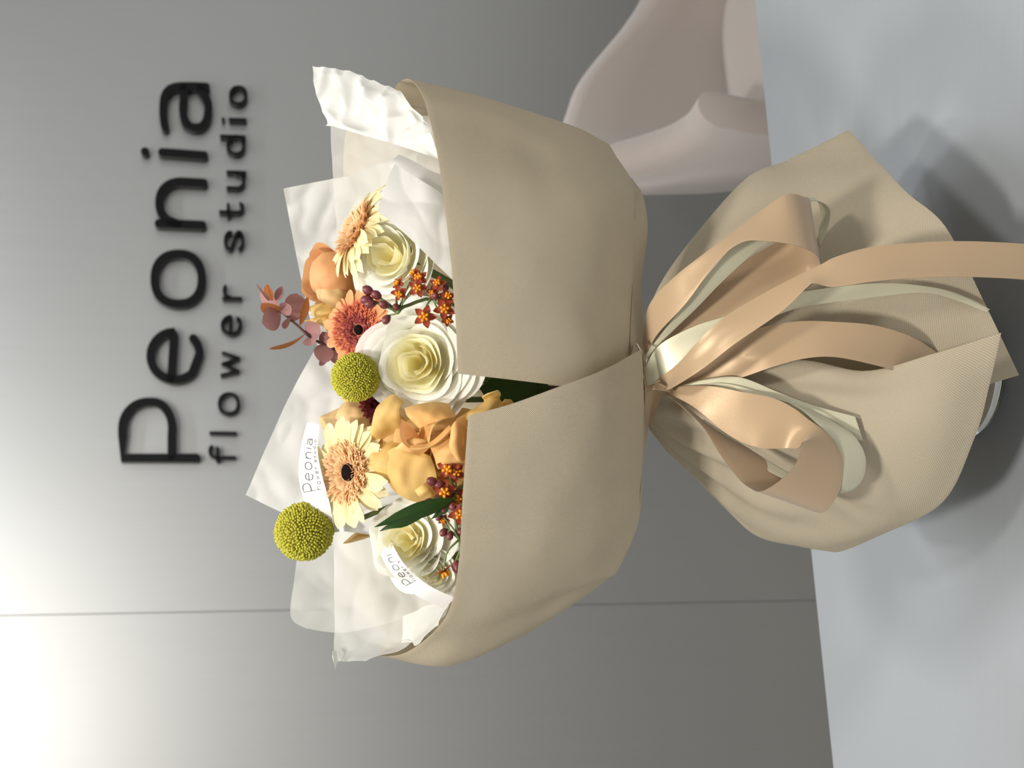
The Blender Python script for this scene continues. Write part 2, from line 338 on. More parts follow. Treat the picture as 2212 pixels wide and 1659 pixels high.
# ------------------------------------------------------------------ armchair
def velvet(name, col, ribs):
    mt, nt, b, out = new_mat(name)
    b.inputs['Base Color'].default_value = (*col, 1); b.inputs['Roughness'].default_value = 0.85; b.inputs['Sheen Weight'].default_value = 0.5; b.inputs['Specular IOR Level'].default_value = 0.2
    uv = N_(nt, 'ShaderNodeUVMap'); sep = N_(nt, 'ShaderNodeSeparateXYZ'); nt.links.new(uv.outputs[0], sep.inputs[0])
    a = N_(nt, 'ShaderNodeMath', operation='MULTIPLY'); a.inputs[1].default_value = ribs; nt.links.new(sep.outputs['Y'], a.inputs[0])
    sn = N_(nt, 'ShaderNodeMath', operation='SINE'); nt.links.new(a.outputs[0], sn.inputs[0])
    bp = N_(nt, 'ShaderNodeBump'); bp.inputs['Strength'].default_value = 0.5; bp.inputs['Distance'].default_value = 0.0012
    nt.links.new(sn.outputs[0], bp.inputs['Height']); nt.links.new(bp.outputs['Normal'], b.inputs['Normal'])
    return mt
M['velvet'] = velvet('taupe_ribbed_velvet', (0.41, 0.355, 0.325), 1400)
CH = Vector((0.70, 1.98, FLOOR_Z)); CROT = math.radians(-70)      # the seat faces right and towards the table
chair = thing('armchair', CH, 'taupe ribbed velvet tub armchair behind the table', 'chair')
cf, sf = math.cos(CROT), math.sin(CROT)
def cpt(f, s, z): return Vector((CH.x + cf * f - sf * s, CH.y + sf * f + cf * s, CH.z + z))   # f forward, s to its left
def sstep(a, b, x):
    t = min(1, max(0, (x - a) / (b - a))); return t * t * (3 - 2 * t)
prof = []
NA = 72
G = []
for i in range(NA + 1):
    q = i / NA * 1.75 - 0.75                                    # -1 right arm front .. 0 back .. 1 left arm front
    aq = abs(q)
    if aq < 0.62:
        a = q / 0.62 * math.pi / 2; f, s = -math.cos(a) ** 0.8 * 0.25, math.copysign(abs(math.sin(a)) ** 0.8, q) * 0.255
        nf, ns = -math.cos(a), math.sin(a)
    else:
        f, s = (aq - 0.62) / 0.38 * 0.24, math.copysign(0.255, q); nf, ns = 0, math.copysign(1, q)
    hb = 0.590 + 0.145 * sstep(-0.66, -0.40, q) - 0.19 * sstep(-0.12, 0.34, q); hb -= 0.02 * sstep(0.8, 1, aq)
    th = 0.036
    lean = 0.05 * (1 - sstep(0.2, 0.6, aq))
    col = []
    z0 = 0.33
    for (side, zf) in [(1, 0.0), (1, 0.33), (1, 0.66), (1, 0.9)] + [(k, None) for k in (0.75, 0.4, 0.0, -0.4, -0.75)] + [(-1, 0.9), (-1, 0.66), (-1, 0.33), (-1, 0.0)]:
        if zf is None: z = hb - 0.03 + 0.03 * math.sqrt(1 - side * side); zf2 = 1.0
        else: z = z0 + (hb - 0.03 - z0) * min(1, zf / 0.9); zf2 = zf
        o = th * side + lean * zf2 + 0.015 * math.sin(zf2 * math.pi)
        col.append(cpt(f + nf * o, s + ns * o, z))
    G.append(col)
G = np.array([[tuple(p) for p in c] for c in G])
shell = grid_mesh('shell', G.transpose(1, 0, 2), M['velvet'], chair, uvscale=1.0)
for e in (0, -1):                                         # close the arm fronts
    c = G[e]; cen = c.mean(axis=0); k = len(c)
    V = [tuple(p) for p in c] + [tuple(cen + np.array(cpt(0.03, 0, 0) - cpt(0, 0, 0)))]
    mesh('arm_front', V, [(i, i + 1, k) for i in range(k - 1)] + [(k - 1, 0, k)], M['velvet'], chair, uvs=[(0, 0)] * len(V))
V = []; F = []
ring = [(math.copysign(abs(math.cos(a)) ** 0.55, math.cos(a)) * 0.235 + 0.02, math.copysign(abs(math.sin(a)) ** 0.55, math.sin(a)) * 0.214) for a in np.linspace(0, 2 * math.pi, 40, endpoint=False)]
lv = [(0.33, 0.97), (0.345, 1.0), (0.375, 1.0), (0.392, 0.95), (0.40, 0.8), (0.403, 0.4)]
for z, k in lv: V += [cpt(f * k, s * k, z) for f, s in ring]
for r in range(len(lv) - 1):
    for i in range(40): F.append((r * 40 + i, r * 40 + (i + 1) % 40, (r + 1) * 40 + (i + 1) % 40, (r + 1) * 40 + i))
F.append(tuple(range((len(lv) - 1) * 40, len(lv) * 40))); F.append(tuple(range(40))[::-1])
mesh('seat_cushion', V, F, M['velvet'], chair, uvs=[(v.x, v.y) for v in V])
for f in (-0.2, 0.22):
    for s in (-0.22, 0.22): tube('leg', [cpt(f, s, 0.335), cpt(f * 1.15, s * 1.15, 0)], [0.016, 0.010], M['metal_leg'], chair)

# ------------------------------------------------------------------ wall sign
def arc(cx, cy, rx, ry, a0, a1, n=14, p=2.0):            # degrees; 0 = image right, 90 = image down
    o = []
    for t in np.linspace(math.radians(a0), math.radians(a1), n):
        c, s = math.cos(t), math.sin(t)
        o.append((cx + rx * math.copysign(abs(c) ** (2 / p), c), cy + ry * math.copysign(abs(s) ** (2 / p), s)))
    return o
def stroke_data(pl, hw, put, depth):                     # put(x, y, off) -> world; flat stroke with round caps, given thickness
    P = [np.array(p, float) for p in pl]
    Q = [P[0]]
    for p in P[1:]:
        if np.linalg.norm(p - Q[-1]) > 0.05: Q.append(p)
    P = Q; n = len(P); L = []; Rr = []
    closed = np.linalg.norm(P[0] - P[-1]) < 0.5
    for i in range(n):
        a = P[i - 1] if i else (P[-2] if closed else P[0]); b = P[i + 1] if i < n - 1 else (P[1] if closed else P[-1])
        t = b - a; t = t / (np.linalg.norm(t) + 1e-9); nn = np.array([-t[1], t[0]])
        L.append(P[i] + nn * hw); Rr.append(P[i] - nn * hw)
    V2 = []; F2 = []
    for i in range(n): V2 += [L[i], Rr[i]]
    for i in range(n - 1): F2.append((2 * i, 2 * i + 1, 2 * i + 3, 2 * i + 2))
    out = L + Rr[::-1]
    loops = [list(range(0, 2 * n, 2)), list(range(1, 2 * n, 2))]
    if not closed:
        for e in (0, n - 1):
            t = (P[1] - P[0]) if e == 0 else (P[-1] - P[-2]); t = t / np.linalg.norm(t); nn = np.array([-t[1], t[0]])
            if e == 0: t = -t
            k0 = len(V2); ks = 7
            for k in range(1, ks):
                a = math.pi * k / ks; V2.append(P[e] + nn * hw * math.cos(a) + t * hw * math.sin(a))
            rim = [2 * e] + list(range(k0, k0 + ks - 1)) + [2 * e + 1]
            F2.append(tuple(rim)); loops.append(rim)
    m2 = len(V2)
    V = [put(p[0], p[1], depth) for p in V2]
    F = list(F2)
    if depth > 0.002:
        V += [put(p[0], p[1], 0.0) for p in V2]
        for lp in loops:
            for i in range(len(lp) - 1): F.append((lp[i], lp[i + 1], lp[i + 1] + m2, lp[i] + m2))
    return V, F
SIGN = [  # (strokes, half width)
 ([[(424, 989), (264, 989), (264, 940)] + arc(318, 925, 54, 57, 180, 270, 10) + arc(330, 925, 42, 57, 270, 360, 10) + [(371, 940), (371, 985)]], 9.2),
 ([[(370, 818), (376, 722)] + arc(378, 768, 53, 52, -95, -180, 8) + arc(378, 768, 53, 52, 180, 45 , 20)[1:] + arc(378, 764, 53, 50, 0, -42, 8)], 9.2),
 ([arc(385, 602, 51, 54, 0, 360, 40, 2.3)], 9.2),
 ([[(343, 482), (437, 486)], [(385, 484)] + arc(390, 437, 46, 45, 120, 270, 14, 2.2) + [(440, 395)]], 9.2),
 ([[(350, 328), (441, 335)], [(312.5, 326.5), (314, 327)]], 8.6),
 ([[(357, 275), (354, 262), (352.5, 245), (352.5, 226), (354.5, 210), (359, 199), (367, 191), (378, 187), (392, 185.5), (418, 185.8), (445, 187)],
   [(397, 190), (396, 225)] + arc(422, 232, 27, 43, 190, 90, 8, 2.3) + arc(424, 232, 26, 43, 90, -10, 8, 2.3) + [(444, 208), (432, 190)]], 8.6),
 ([[(507, 988.5), (465, 988.5)] + arc(465, 974, 12, 13, 110, 230, 8), [(470, 996), (470, 968)]], 3.4),
 ([[(455, 935), (509, 936)]], 3.4),
 ([arc(494.5, 872, 20.5, 21.5, 0, 360, 28, 2.2)], 3.7),
 ([[(479, 810), (515, 802)], [(515, 802), (481, 786)], [(481, 786), (516, 774)], [(516, 774), (482, 762)]], 3.4),
 ([[(498, 718), (499, 685)] + arc(500, 702, 20, 19, -95, -180, 8) + arc(500, 702, 20, 19, 180, 40, 14)[1:] + arc(500, 700, 20, 18, 0, -45, 6)], 3.7),
 ([[(483, 644), (520, 644.5)], [(498, 643)] + arc(500, 627, 16, 16, 130, 215, 7)], 3.4),
 ([arc(496.5, 519, 10, 18, -75, -180, 6) + arc(496.5, 519, 10, 19, 180, 75, 8) + [(505, 522), (508, 508)] + arc(515, 519, 10, 19, 255 , 360, 8)[1:] + arc(515, 519, 10, 18, 0, 75, 6)], 3.4),
 ([[(476, 457), (515, 458.5)] + arc(515, 448, 10, 10, 90, -60, 8), [(493, 467), (493, 441)]], 3.4),
 ([[(492, 405), (512, 406)] + arc(512, 391, 15, 15, 90, -90, 10) + [(508, 373)], [(492, 371), (529, 372.5)]], 3.4),
 ([[(478, 293.5), (528, 295.5)], arc(509.5, 313, 17.5, 19, 0, 360, 26, 2.2)], 3.4),
 ([[(497, 257.5), (530, 258.5)], [(481.5, 256.5), (482.5, 256.8)]], 3.4),
 ([arc(514.5, 205.5, 17, 18, 0, 360, 26, 2.2)], 3.4),
]
sign = thing('wall_sign', wall_pt(480, 600), 'black raised lettering sign on the brushed steel wall', 'sign')
def put_wall(x, y, off): return tuple(wall_pt(x, y, 0.022) + WN * (off - 0.022))
for strokes, hw in SIGN:
    V = []; F = []
    for st in strokes:
        v, f = stroke_data(st, hw, put_wall, 0.022); k = len(V); V += v; F += [tuple(a + k for a in q) for q in f]
    mesh('letter', V, F, M['black'], sign, smooth=False)

# ------------------------------------------------------------------ glass vase
gl, nt, b, out = new_mat('clear_glass')
b.inputs['Transmission Weight'].default_value = 1; b.inputs['Roughness'].default_value = 0.0; b.inputs['IOR'].default_value = 1.48; b.inputs['Base Color'].default_value = (0.96, 0.99, 0.97, 1)
M['glass'] = gl
VC = at(2075, 790, 0) + Vector((-0.006, -0.009, 0)); VC.z = 0.0
vase = thing('glass_vase', VC, 'clear glass vase holding the bouquet, its thick base on the table', 'vase')
pr = [(0.0, 0.001), (0.046, 0.001), (0.0515, 0.003), (0.0535, 0.007), (0.0520, 0.012), (0.049, 0.018), (0.0465, 0.028), (0.047, 0.06), (0.048, 0.16), (0.049, 0.165), (0.0465, 0.165), (0.0455, 0.16), (0.0445, 0.06), (0.043, 0.030), (0.038, 0.024), (0.0, 0.023)]
V = []; F = []; SG = 56
for r, z in pr[1:-1]: V += [VC + Vector((r * math.cos(2 * math.pi * k / SG), r * math.sin(2 * math.pi * k / SG), z)) for k in range(SG)]
for i in range(len(pr) - 3):
    for k in range(SG): F.append((i * SG + k, i * SG + (k + 1) % SG, (i + 1) * SG + (k + 1) % SG, (i + 1) * SG + k))
F.append(tuple(range(SG))[::-1]); F.append(tuple(range((len(pr) - 3) * SG, (len(pr) - 2) * SG)))
mesh('glass_body', V, F, M['glass'], vase)

# ------------------------------------------------------------------ paper wrap
WAIST = at(1395, 850, 0)
wrap = thing('paper_wrap', Vector((WAIST.x, WAIST.y, 0.03)), 'beige waffle textured paper wrapped around the bouquet and flared past the knot', 'wrapping paper')
TH = 0.0006
A = [
 [(990, 808, -.112), (1100, 820, -.108), (1207, 832, -.100), (1290, 838, -.085), (1365, 840, -.055)],
 [(985, 700, -.120), (1080, 706, -.116), (1180, 714, -.107), (1280, 724, -.092), (1361, 735, -.062)],
 [(973, 560, -.118), (1070, 562, -.114), (1172, 567, -.106), (1274, 578, -.090), (1366, 590, -.062)],
 [(956, 410, -.102), (1060, 416, -.098), (1165, 424, -.090), (1272, 432, -.076), (1371, 442, -.052)],
 [(935, 285, -.075), (1040, 310, -.070), (1150, 334, -.062), (1260, 350, -.048), (1366, 392, -.030)],
 [(912, 205, -.040), (1020, 226, -.038), (1140, 262, -.034), (1250, 296, -.024), (1334, 342, -.010)],
 [(884, 170, -.005), (1000, 197, -.003), (1120, 236, -.001), (1240, 276, .002), (1312, 312, .010)],
 [(858, 180, .030), (980, 212, .030), (1100, 252, .030), (1222, 296, .030), (1310, 345, .030)],
 [(846, 215, .062), (970, 250, .060), (1095, 290, .055), (1220, 340, .050), (1330, 420, .040)],
]
tag(sheet('front_panel', A, M['wrap'], wrap, 60, 30, solid=TH, wob=0.0016, wfreq=14, seed=1), 'beige panel folded across the bouquet on the armchair side')
B = [
 [(1012, 897, -.124), (1100, 874, -.122), (1200, 838, -.116), (1300, 800, -.100), (1386, 754, -.072)],
 [(1005, 990, -.130), (1100, 972, -.128), (1200, 945, -.121), (1300, 915, -.104), (1388, 880, -.074)],
 [(998, 1090, -.126), (1100, 1078, -.123), (1200, 1064, -.116), (1296, 1045, -.100), (1387, 1020, -.070)],
 [(991, 1215, -.106), (1085, 1206, -.104), (1185, 1188, -.098), (1285, 1165, -.082), (1379, 1132, -.052)],
 [(972, 1315, -.080), (1065, 1312, -.076), (1155, 1285, -.070), (1245, 1258, -.055), (1334, 1232, -.030)],
 [(930, 1375, -.050), (1020, 1370, -.048), (1120, 1335, -.042), (1225, 1285, -.030), (1322, 1240, -.010)],
 [(872, 1412, -.020), (980, 1424, -.020), (1110, 1374, -.018), (1220, 1314, -.012), (1312, 1251, .000)],
 [(822, 1417, .008), (955, 1439, .008), (1095, 1386, .010), (1208, 1322, .012), (1300, 1258, .016)],
 [(822, 1402, .034), (945, 1420, .034), (1085, 1370, .034), (1200, 1305, .034), (1296, 1240, .034)],
 [(838, 1360, .062), (950, 1375, .060), (1085, 1330, .058), (1200, 1270, .052), (1310, 1180, .042)],
]
tag(sheet('front_panel', B, M['wrap'], wrap, 60, 30, solid=TH, wob=0.0014, wfreq=14, seed=2), 'beige panel folded across the bouquet on the wall-seam side')
BK = [
 [(842, 215, .062), (970, 250, .064), (1095, 290, .062), (1250, 380, .056), (1390, 780, .022)],
 [(752, 270, .098), (900, 320, .094), (1080, 380, .088), (1250, 520, .074), (1390, 800, .026)],
 [(742, 480, .122), (900, 500, .116), (1080, 540, .106), (1250, 640, .085), (1390, 820, .03)],
 [(740, 800, .132), (900, 800, .124), (1080, 810, .112), (1250, 820, .088), (1390, 845, .03)],
 [(742, 1120, .122), (900, 1100, .116), (1080, 1060, .106), (1250, 990, .085), (1390, 870, .03)],
 [(770, 1300, .096), (920, 1260, .092), (1080, 1210, .086), (1250, 1100, .072), (1390, 890, .026)],
 [(836, 1365, .062), (950, 1378, .064), (1085, 1335, .062), (1220, 1240, .056), (1390, 905, .022)],
]
tag(sheet('back_panel', BK, M['wrap'], wrap, 48, 24, solid=TH, wob=0.0015, wfreq=14, seed=3), 'beige sheet rising behind the flowers')
# folded underside between the front panels and the knot
UA = [
 [(1366, 800, -.062), (1384, 806, -.050), (1396, 815, -.030)],
 [(1362, 735, -.064), (1380, 745, -.052), (1394, 760, -.030)],
 [(1366, 620, -.064), (1374, 615, -.048), (1385, 640, -.026)],
 [(1370, 500, -.058), (1398, 495, -.040), (1388, 560, -.018)],
 [(1371, 440, -.050), (1390, 425, -.030), (1380, 520, -.005)],
 [(1352, 380, -.020), (1372, 400, .000), (1375, 520, .010)],
]
tag(sheet('under_fold', UA, M['wrap'], wrap, 36, 10, solid=TH, wob=0.0006, seed=4), 'beige paper turned under on the armchair side')
UB = [
 [(1352, 782, -.060), (1372, 748, -.062), (1387, 756, -.071)],
 [(1362, 775, -.066), (1374, 742, -.068), (1388, 765, -.073)],
]
tag(sheet('under_fold', UB, M['wrap'], wrap, 8, 10, solid=TH), 'small turned edge where the two panels cross')
UC = [
 [(1386, 830, -.071), (1392, 845, -.050), (1400, 850, -.024)],
 [(1387, 940, -.071), (1392, 915, -.050), (1400, 880, -.022)],
 [(1384, 1050, -.068), (1388, 1000, -.045), (1402, 905, -.016)],
 [(1372, 1140, -.048), (1378, 1060, -.030), (1402, 915, .0)],
 [(1330, 1235, -.025), (1350, 1120, .0), (1400, 910, .012)],
]
tag(sheet('under_fold', UC, M['wrap'], wrap, 30, 10, solid=TH, wob=0.0005, seed=5), 'beige paper turned under on the wall-seam side')
# flared skirt below the knot
S1 = [
 [(1400, 860, .024), (1470, 800, .040), (1600, 620, .070), (1720, 480, .080), (1850, 380, .080)],
 [(1396, 720, .012), (1440, 602, .020), (1600, 404, .030), (1700, 349, .030), (1830, 283, .020)],
 [(1393, 735, -.010), (1462, 625, -.018), (1620, 470, -.030), (1770, 400, -.040), (1890, 345, -.045)],
 [(1394, 760, -.022), (1490, 670, -.036), (1650, 560, -.056), (1810, 490, -.074), (1960, 418, -.090)],
 [(1397, 790, -.030), (1520, 730, -.044), (1690, 655, -.068), (1870, 590, -.090), (2042, 490, -.108)],
 [(1400, 815, -.032), (1540, 785, -.048), (1720, 740, -.074), (1930, 690, -.100), (2122, 645, -.118)],
 [(1403, 845, -.030), (1560, 845, -.046), (1790, 846, -.070), (2040, 850, -.094), (2201, 810, -.116)],
]
tag(sheet('skirt_panel', S1, M['wrap'], wrap, 90, 40, pleat=0.0030, pn=7, solid=TH, wob=0.0012, wfreq=14, seed=6), 'beige flared panel on the armchair side')
S2 = [
 [(1405, 825, -.036), (1560, 790, -.060), (1729, 777, -.088), (1870, 802, -.108), (2020, 763, -.128), (2163, 719, -.140)],
 [(1406, 850, -.038), (1560, 850, -.064), (1730, 860, -.094), (1880, 870, -.116), (2020, 850, -.134), (2140, 822, -.138)],
 [(1405, 880, -.036), (1550, 915, -.060), (1725, 950, -.090), (1880, 965, -.112), (2010, 960, -.126), (2105, 945, -.128)],
 [(1402, 905, -.026), (1525, 970, -.046), (1690, 1030, -.070), (1830, 1065, -.090), (1950, 1080, -.100), (2034, 1085, -.100)],
 [(1402, 920, -.012), (1500, 1002, -.020), (1630, 1095, -.034), (1740, 1130, -.046), (1830, 1160, -.054), (1890, 1160, -.056)],
 [(1404, 928, .004), (1488, 1012, .006), (1580, 1112, .006), (1642, 1160, .004), (1722, 1178, .000), (1800, 1191, -.004)],
 [(1404, 915, .018), (1490, 990, .032), (1590, 1080, .046), (1660, 1120, .052), (1740, 1140, .056), (1810, 1150, .056)],
 [(1402, 890, .024), (1495, 930, .044), (1600, 980, .066), (1690, 1010, .076), (1780, 1020, .082), (1860, 1020, .084)],
 [(1400, 860, .024), (1490, 850, .046), (1600, 840, .072), (1700, 830, .084), (1800, 820, .090), (1880, 810, .092)],
]
tag(sheet('skirt_panel', S2, M['wrap'], wrap, 110, 40, pleat=0.0042, pn=9, solid=TH, wob=0.0010, wfreq=14, seed=7), 'beige flared panel on the wall-seam side')
S3 = [
 [(1400, 860, .026), (1490, 850, .048), (1600, 840, .074), (1700, 830, .086), (1860, 810, .094)],
 [(1400, 850, .026), (1480, 780, .046), (1600, 700, .076), (1700, 640, .088), (1860, 580, .096)],
 [(1400, 840, .024), (1470, 740, .040), (1600, 600, .070), (1720, 480, .082), (1850, 385, .084)],
]
tag(sheet('skirt_panel', S3, M['wrap'], wrap, 24, 24, solid=TH, seed=8), 'beige flared panel at the back')
# ------------------------------------------------------------------ tissue paper
def tissue(label, ctrl, mat='tissue', nu=36, nv=30, wob=0.002, wf=22, seed=0):
    o = sheet('tissue_sheet', ctrl, M[mat], None, int(nu * 1.8), int(nv * 1.8), wob=wob, wfreq=wf, seed=seed, crease=wob > 0)
    return tag(o, label, 'tissue paper', 'white tissue sheets inside the wrap')
tissue('white tissue sheet with a square corner behind the closed orange rose and side-on gerbera', [
 [(900, 330, .085), (800, 362, .094), (748, 381, .098), (612, 408, .104)],
 [(900, 450, .100), (800, 470, .108), (740, 480, .112), (628, 490, .114)],
 [(900, 580, .108), (800, 590, .116), (730, 600, .118), (648, 590, .118)],
 [(900, 720, .110), (800, 720, .118), (730, 725, .120), (676, 712, .118)],
 [(900, 860, .110), (800, 860, .118), (740, 865, .120), (720, 830, .118)]], seed=11)
tissue('white tissue sheet whose long sharp corner reaches out beyond the two button flowers', [
 [(900, 730, .100), (820, 738, .108), (760, 744, .112), (683, 750, .114)],
 [(900, 840, .098), (800, 842, .110), (700, 843, .116), (632, 842, .118)],
 [(900, 960, .094), (780, 950, .106), (670, 942, .114), (588, 935, .118)],
 [(900, 1170, .084), (740, 1158, .096), (620, 1112, .108), (530, 1069, .114)]], seed=12)
tissue('white tissue sheet with a rounded corner next to the outermost button flower', [
 [(960, 1060, .070), (850, 1070, .078), (740, 1080, .084), (652, 1085, .088)],
 [(960, 1140, .070), (850, 1160, .078), (740, 1175, .084), (644, 1180, .088)],
 [(960, 1220, .066), (850, 1240, .074), (740, 1260, .080), (634, 1262, .084)],
 [(960, 1275, .060), (850, 1300, .066), (740, 1318, .072), (627, 1318, .078)],
 [(960, 1290, .058), (850, 1325, .062), (740, 1345, .068), (634, 1342, .074)],
 [(960, 1300, .056), (850, 1340, .058), (745, 1365, .064), (660, 1357, .070)]], 'tissue2', seed=13, wob=0.0012)
tissue('thin see-through white tissue sheet spread on the wall-seam side of the bouquet', [
 [(990, 1060, .030), (900, 1080, .046), (800, 1100, .058), (719, 1115, .064)],
 [(990, 1150, .024), (900, 1170, .040), (800, 1190, .052), (720, 1200, .060)],
 [(985, 1230, .012), (900, 1260, .028), (800, 1280, .042), (721, 1290, .050)],
 [(968, 1300, -.015), (900, 1330, .006), (800, 1355, .026), (722, 1360, .036)],
 [(950, 1340, -.034), (890, 1375, -.012), (810, 1400, .010), (721, 1405, .024)],
 [(935, 1358, -.040), (880, 1390, -.020), (792, 1425, .000), (727, 1427, .016)]], 'tissue2', seed=14, wob=0.0016)
tissue('small curled white tissue tip pointing out towards the wall seam', [
 [(727, 1405, .022), (728, 1415, .018), (731, 1428, .014)],
 [(719, 1406, .020), (719, 1420, .014), (727, 1436, .010)],
 [(718, 1410, .016), (721, 1430, .010), (724, 1448, .006)]], seed=15, nu=10, nv=10, wob=0)
tissue('small white tissue sheet tucked along the curled wrap edge on the wall-seam side', [
 [(985, 1280, -.050), (940, 1300, -.030), (870, 1330, -.004)],
 [(978, 1305, -.056), (935, 1335, -.038), (865, 1365, -.012)],
 [(958, 1338, -.054), (905, 1375, -.034), (862, 1390, -.016)],
 [(945, 1352, -.050), (898, 1393, -.034), (880, 1388, -.020)]], 'tissue2', seed=16, nu=18, nv=18, wob=0.0016)
tissue('thin see-through white tissue sheet behind the crinkled one on the armchair side', [
 [(960, 250, .040), (850, 250, .060), (780, 260, .072), (714, 268, .078)],
 [(960, 320, .044), (850, 325, .064), (780, 330, .078), (716, 335, .084)],
 [(960, 400, .044), (850, 410, .066), (780, 415, .082), (722, 420, .088)],
 [(960, 500, .044), (850, 510, .068), (780, 515, .084), (730, 540, .090)]], 'tissue2', seed=17, wob=0.0012)
tissue('crinkled bright white tissue sheet with a sharp tip on the armchair side', [
 [(950, 345, -.050), (880, 320, -.025), (790, 295, .000), (701, 270, .018)],
 [(944, 320, -.050), (870, 270, -.022), (790, 250, .002), (705, 262, .018)],
 [(938, 295, -.046), (865, 235, -.018), (785, 215, .004), (690, 225, .020)],
 [(928, 275, -.040), (862, 215, -.012), (780, 185, .010), (682, 190, .022)],
 [(915, 255, -.034), (855, 203, -.006), (772, 163, .014), (675, 143, .024)]], seed=18, wob=0.0030, wf=34)
tissue('white tissue corner folded forward over the half covered white rose', [
 [(815, 456, -.088), (870, 500, -.094), (920, 548, -.098), (985, 612, -.100)],
 [(832, 400, -.086), (885, 440, -.092), (930, 480, -.096), (990, 540, -.098)],
 [(852, 352, -.082), (892, 378, -.088), (930, 402, -.092), (985, 432, -.090)]], seed=19, nu=20, nv=24, wob=0.0016)
tissue('narrow white tissue fold between the wrap panel and the forward folded corner', [
 [(840, 362, -.060), (880, 388, -.070), (960, 430, -.078)],
 [(848, 348, -.058), (886, 365, -.066), (958, 405, -.074)],
 [(862, 335, -.052), (895, 350, -.060), (955, 375, -.066)]], seed=20, nu=14, nv=14, wob=0.001)

# ------------------------------------------------------------------ flower builders
def stem_to_vase(parent, start, name='stem', r=0.0022, k=0.0):
    w_ = WAIST + Vector((0.010 * math.cos(k), 0.010 * math.sin(k), 0)); e = VC + Vector((0.03 * math.cos(k), 0.03 * math.sin(k), 0.03))
    mid = (Vector(start) * 0.45 + w_ * 0.55) + Vector((0, 0.004, 0))
    return tube(name, [start, mid, w_, (w_ + e) / 2, e], r, M['stem'], parent, n=18, seg=7)
def petal_obj(G, mat, parent, name='petal', solid=0.0):
    n, m_ = G.shape[:2]                              # rows run base -> lip
    uv = [(i / (n - 1), j / (m_ - 1)) for i in range(n) for j in range(m_)]
    F = [(i * m_ + j, i * m_ + j + 1, (i + 1) * m_ + j + 1, (i + 1) * m_ + j) for i in range(n - 1) for j in range(m_ - 1)]
    return mesh(name, G.reshape(-1, 3), F, mat, parent, uvs=uv, solid=solid)
def rose(label, px, nrm, R, mat, seed, layers=7, inner=None, open_=0.6, group=None, wave=0.05, lip=0.14, cat='rose', name='rose', depth=0.75, k=0.0, tall=0.5):
    rnd = random.Random(seed); cen = at(*px); N = idir(*nrm); X, Y, Z = frame(N)
    base = cen - N * R * depth
    root = thing(name, base, label, cat, group)
    a0 = rnd.random() * 6
    for L in range(layers):
        fr = (L + 1) / layers
        rt = R * (0.10 + 0.90 * fr ** 1.05)
        zt = R * (tall - (tall + 0.12) * open_ * fr ** 1.7)
        npet = 2 if L < 2 else (3 if fr < 0.7 else 4)
        for q in range(npet):
            a0 += 2 * math.pi / npet; aa = a0 + rnd.uniform(-.2, .2)
            W = math.radians(100 if L < 2 else (78 if fr < 0.7 else 62)) * rnd.uniform(.9, 1.1)
            rr = rt * rnd.uniform(.94, 1.06); zz = zt + R * rnd.uniform(-.05, .05); cu = lip * rnd.uniform(.5, 1.4); ph = rnd.random() * 6
            n, m_ = 10, 17; G = np.zeros((n, m_, 3))
            for i in range(n):
                t = i / (n - 1)
                for j in range(m_):
                    s = j / (m_ - 1) * 2 - 1
                    tm = t * (1 - 0.24 * abs(s) ** 2.6)
                    an = aa + s * W * (0.45 + 0.55 * t ** .7)
                    bulge = 0.10 * math.sin(math.pi * tm)
                    r = R * 0.06 + (rr - R * 0.06) * (tm ** 0.62) * (1 + bulge) + s * R * 0.045
                    zb = -depth * R * (0.15 + 0.85 * fr); z = zb + (zz - zb) * (tm ** 1.15)
                    c = max(0, (tm - .78) / .22)
                    r += c * c * R * cu * fr; z -= c * c * R * cu * 0.9 * fr
                    wv = wave * R * t * math.sin(s * (5 if fr > .45 else 8) + ph) * (0.45 + 0.55 * fr)
                    r += wv * 0.6; z += wv * 0.8
                    p = cen + X * (r * math.cos(an)) + Y * (r * math.sin(an)) + Z * z
                    G[i, j] = p
            petal_obj(G, inner if inner and fr < 0.46 else mat, root)
    for q in range(5):
        an = q * 2 * math.pi / 5; G = np.zeros((5, 3, 3))
        for i in range(5):
            t = i / 4
            for j in range(3):
                s = (j - 1) * 0.22 * (1 - t ** 2); r = R * (0.07 + 0.5 * t)
                G[i, j] = base + X * (r * math.cos(an + s)) + Y * (r * math.sin(an + s)) + Z * (-R * 0.06 + R * 0.18 * t * t)
        petal_obj(G, M['sepal'], root, 'sepal')
    stem_to_vase(root, base, k=k)
    return root
